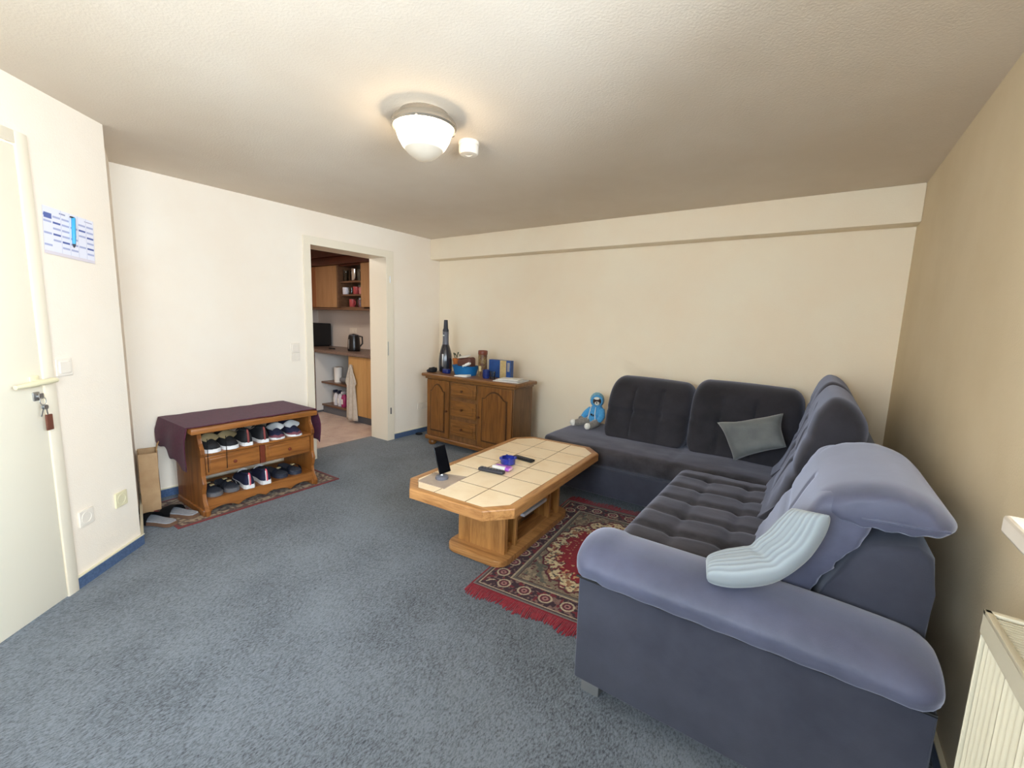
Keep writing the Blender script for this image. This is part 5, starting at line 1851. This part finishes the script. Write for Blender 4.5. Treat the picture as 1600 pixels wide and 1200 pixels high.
# wall cabinets
UF, UB, UT = 3.73, 1.462, 2.045
wc = thing('wall_cabinet', 'birch kitchen wall cabinet with plain doors left of the open shelves', 'cabinet', (-2.1, 3.9, UB))
Box('body', wc, 'k_brown', (-2.62, -1.664, UF + .02, KY - .004, UB, UT), .002)
Box('door', wc, 'birch', (-2.165, -1.674, UF, UF + .019, UB + .012, UT - .004), .004)
Box('door', wc, mat('orange_birch', (150, 92, 50), .5), (-2.615, -2.171, UF, UF + .019, UB + .012, UT - .004), .004)
osb = thing('open_wall_shelf', 'open brown kitchen wall shelf holding glasses and mugs', 'shelf', (-1.39, 3.9, UB))
Box('side_board', osb, 'k_brown', (-1.662, -1.640, UF + .01, KY - .004, UB, UT), .002)
Box('side_board', osb, 'birch', (-1.130, -.930, UF + .0, KY - .004, UB + .022, UT), .002)
Box('rear_board', osb, 'k_back', (-1.640, -1.130, KY - .02, KY - .004, UB + .022, UT), .001)
for z in (UB, 1.630, 1.805):
    pl = [(-1.640 + .51 * k / 10, UF + .045 - .03 * math.sin(PI * k / 10)) for k in range(11)] + [(-1.130, KY - .02), (-1.640, KY - .02)]
    Prism('shelf_board', osb, 'k_brown', pl, z, z + .022, 'z', .003)
Box('cabinet_floor', osb, 'k_brown', (-2.62, -.930, UF - .02, KY - .006, UB - .022, UB), .004)
Box('top_board', osb, 'mahog', (-1.640, -1.130, UF + .02, KY - .02, UT - .018, UT), .002)
co = thing('wooden_cornice', 'dark mahogany boarding above the kitchen wall cabinets', 'cornice', (-1.7, 3.8, UT))
bm = bmesh.new(); add_box(bm, -2.62, -.90, UF - .05, KY - .006, UT + .001, UT + .10, .008)
obj('moulding', bm, 'mahog', co)
Box('upper_board', co, 'mahog', (-2.62, -.60, UF - .10, KY - .006, UT + .10, H - .004), .004)


def cup(name, lab, cat, x, y, z, m, r, h, group, handle=False, glassy=False):
    t = thing(name, lab, cat, (x, y, z), group=group)
    Lathe('cup', t, m, [(0, 0), (r * .8, 0), (r * .95, .008), (r, h), (r * .92, h), (r * .86, .012), (0, .010)], (0, 0, 0), 18, local=True)
    if handle:
        Tube('handle', t, m, [(r * .95, 0, h * .8), (r * 1.6, 0, h * .7), (r * 1.6, 0, h * .35), (r * .92, 0, h * .25)], .005, 6, local=True)
    return t


M['pinkcup'] = mat('dusty_red_ceramic', (176, 74, 76), .35)
M['rosecup'] = mat('rose_ceramic', (198, 128, 124), .35)
M['whitecup'] = mat('white_ceramic', (222, 220, 228), .3)
z = 1.8275
cup('drinking_glass', 'tall clear glass, first on the top kitchen shelf', 'glass', -1.545, 3.80, z, 'clear_glass', .036, .15, 'glasses on the kitchen shelves')
cup('drinking_glass', 'tall clear glass next to the steel beaker on the top kitchen shelf', 'glass', -1.455, 3.85, z, 'clear_glass', .036, .14, 'glasses on the kitchen shelves')
cup('steel_beaker', 'shiny steel beaker on the top kitchen shelf', 'beaker', -1.355, 3.80, z, 'chrome', .042, .16, None)
cup('drinking_glass', 'short clear glass at the right end of the top kitchen shelf', 'glass', -1.220, 3.83, z + 0, 'clear_glass', .038, .12, 'glasses on the kitchen shelves')
z = 1.6525
cup('coffee_mug', 'white mug at the left end of the middle kitchen shelf', 'mug', -1.570, 3.81, z, 'whitecup', .042, .095, 'mugs on the kitchen shelves', True)
cup('drinking_glass', 'short clear glass in the middle of the middle kitchen shelf', 'glass', -1.455, 3.82, z, 'clear_glass', .038, .09, 'glasses on the kitchen shelves')
cup('coffee_mug', 'dusty red mug, left of the two on the middle kitchen shelf', 'mug', -1.335, 3.81, z, 'pinkcup', .042, .10, 'mugs on the kitchen shelves', True)
cup('coffee_mug', 'rose mug at the right end of the middle kitchen shelf', 'mug', -1.225, 3.82, z, 'rosecup', .042, .09, 'mugs on the kitchen shelves', True)
z = UB + .0225
cup('coffee_mug', 'dusty red mug, left one on the lowest kitchen shelf', 'mug', -1.425, 3.81, z, 'pinkcup', .042, .105, 'mugs on the kitchen shelves', True)
cup('coffee_mug', 'dusty red mug further back on the lowest kitchen shelf', 'mug', -1.335, 3.87, z, 'pinkcup', .040, .10, 'mugs on the kitchen shelves', True)
cup('drinking_glass', 'clear glass on the lowest kitchen shelf beside the red mugs', 'glass', -1.245, 3.80, z, 'clear_glass', .040, .11, 'glasses on the kitchen shelves')
cup('steel_beaker', 'small steel cup at the right end of the lowest kitchen shelf', 'beaker', -1.170, 3.86, z, 'chrome', .030, .10, None)
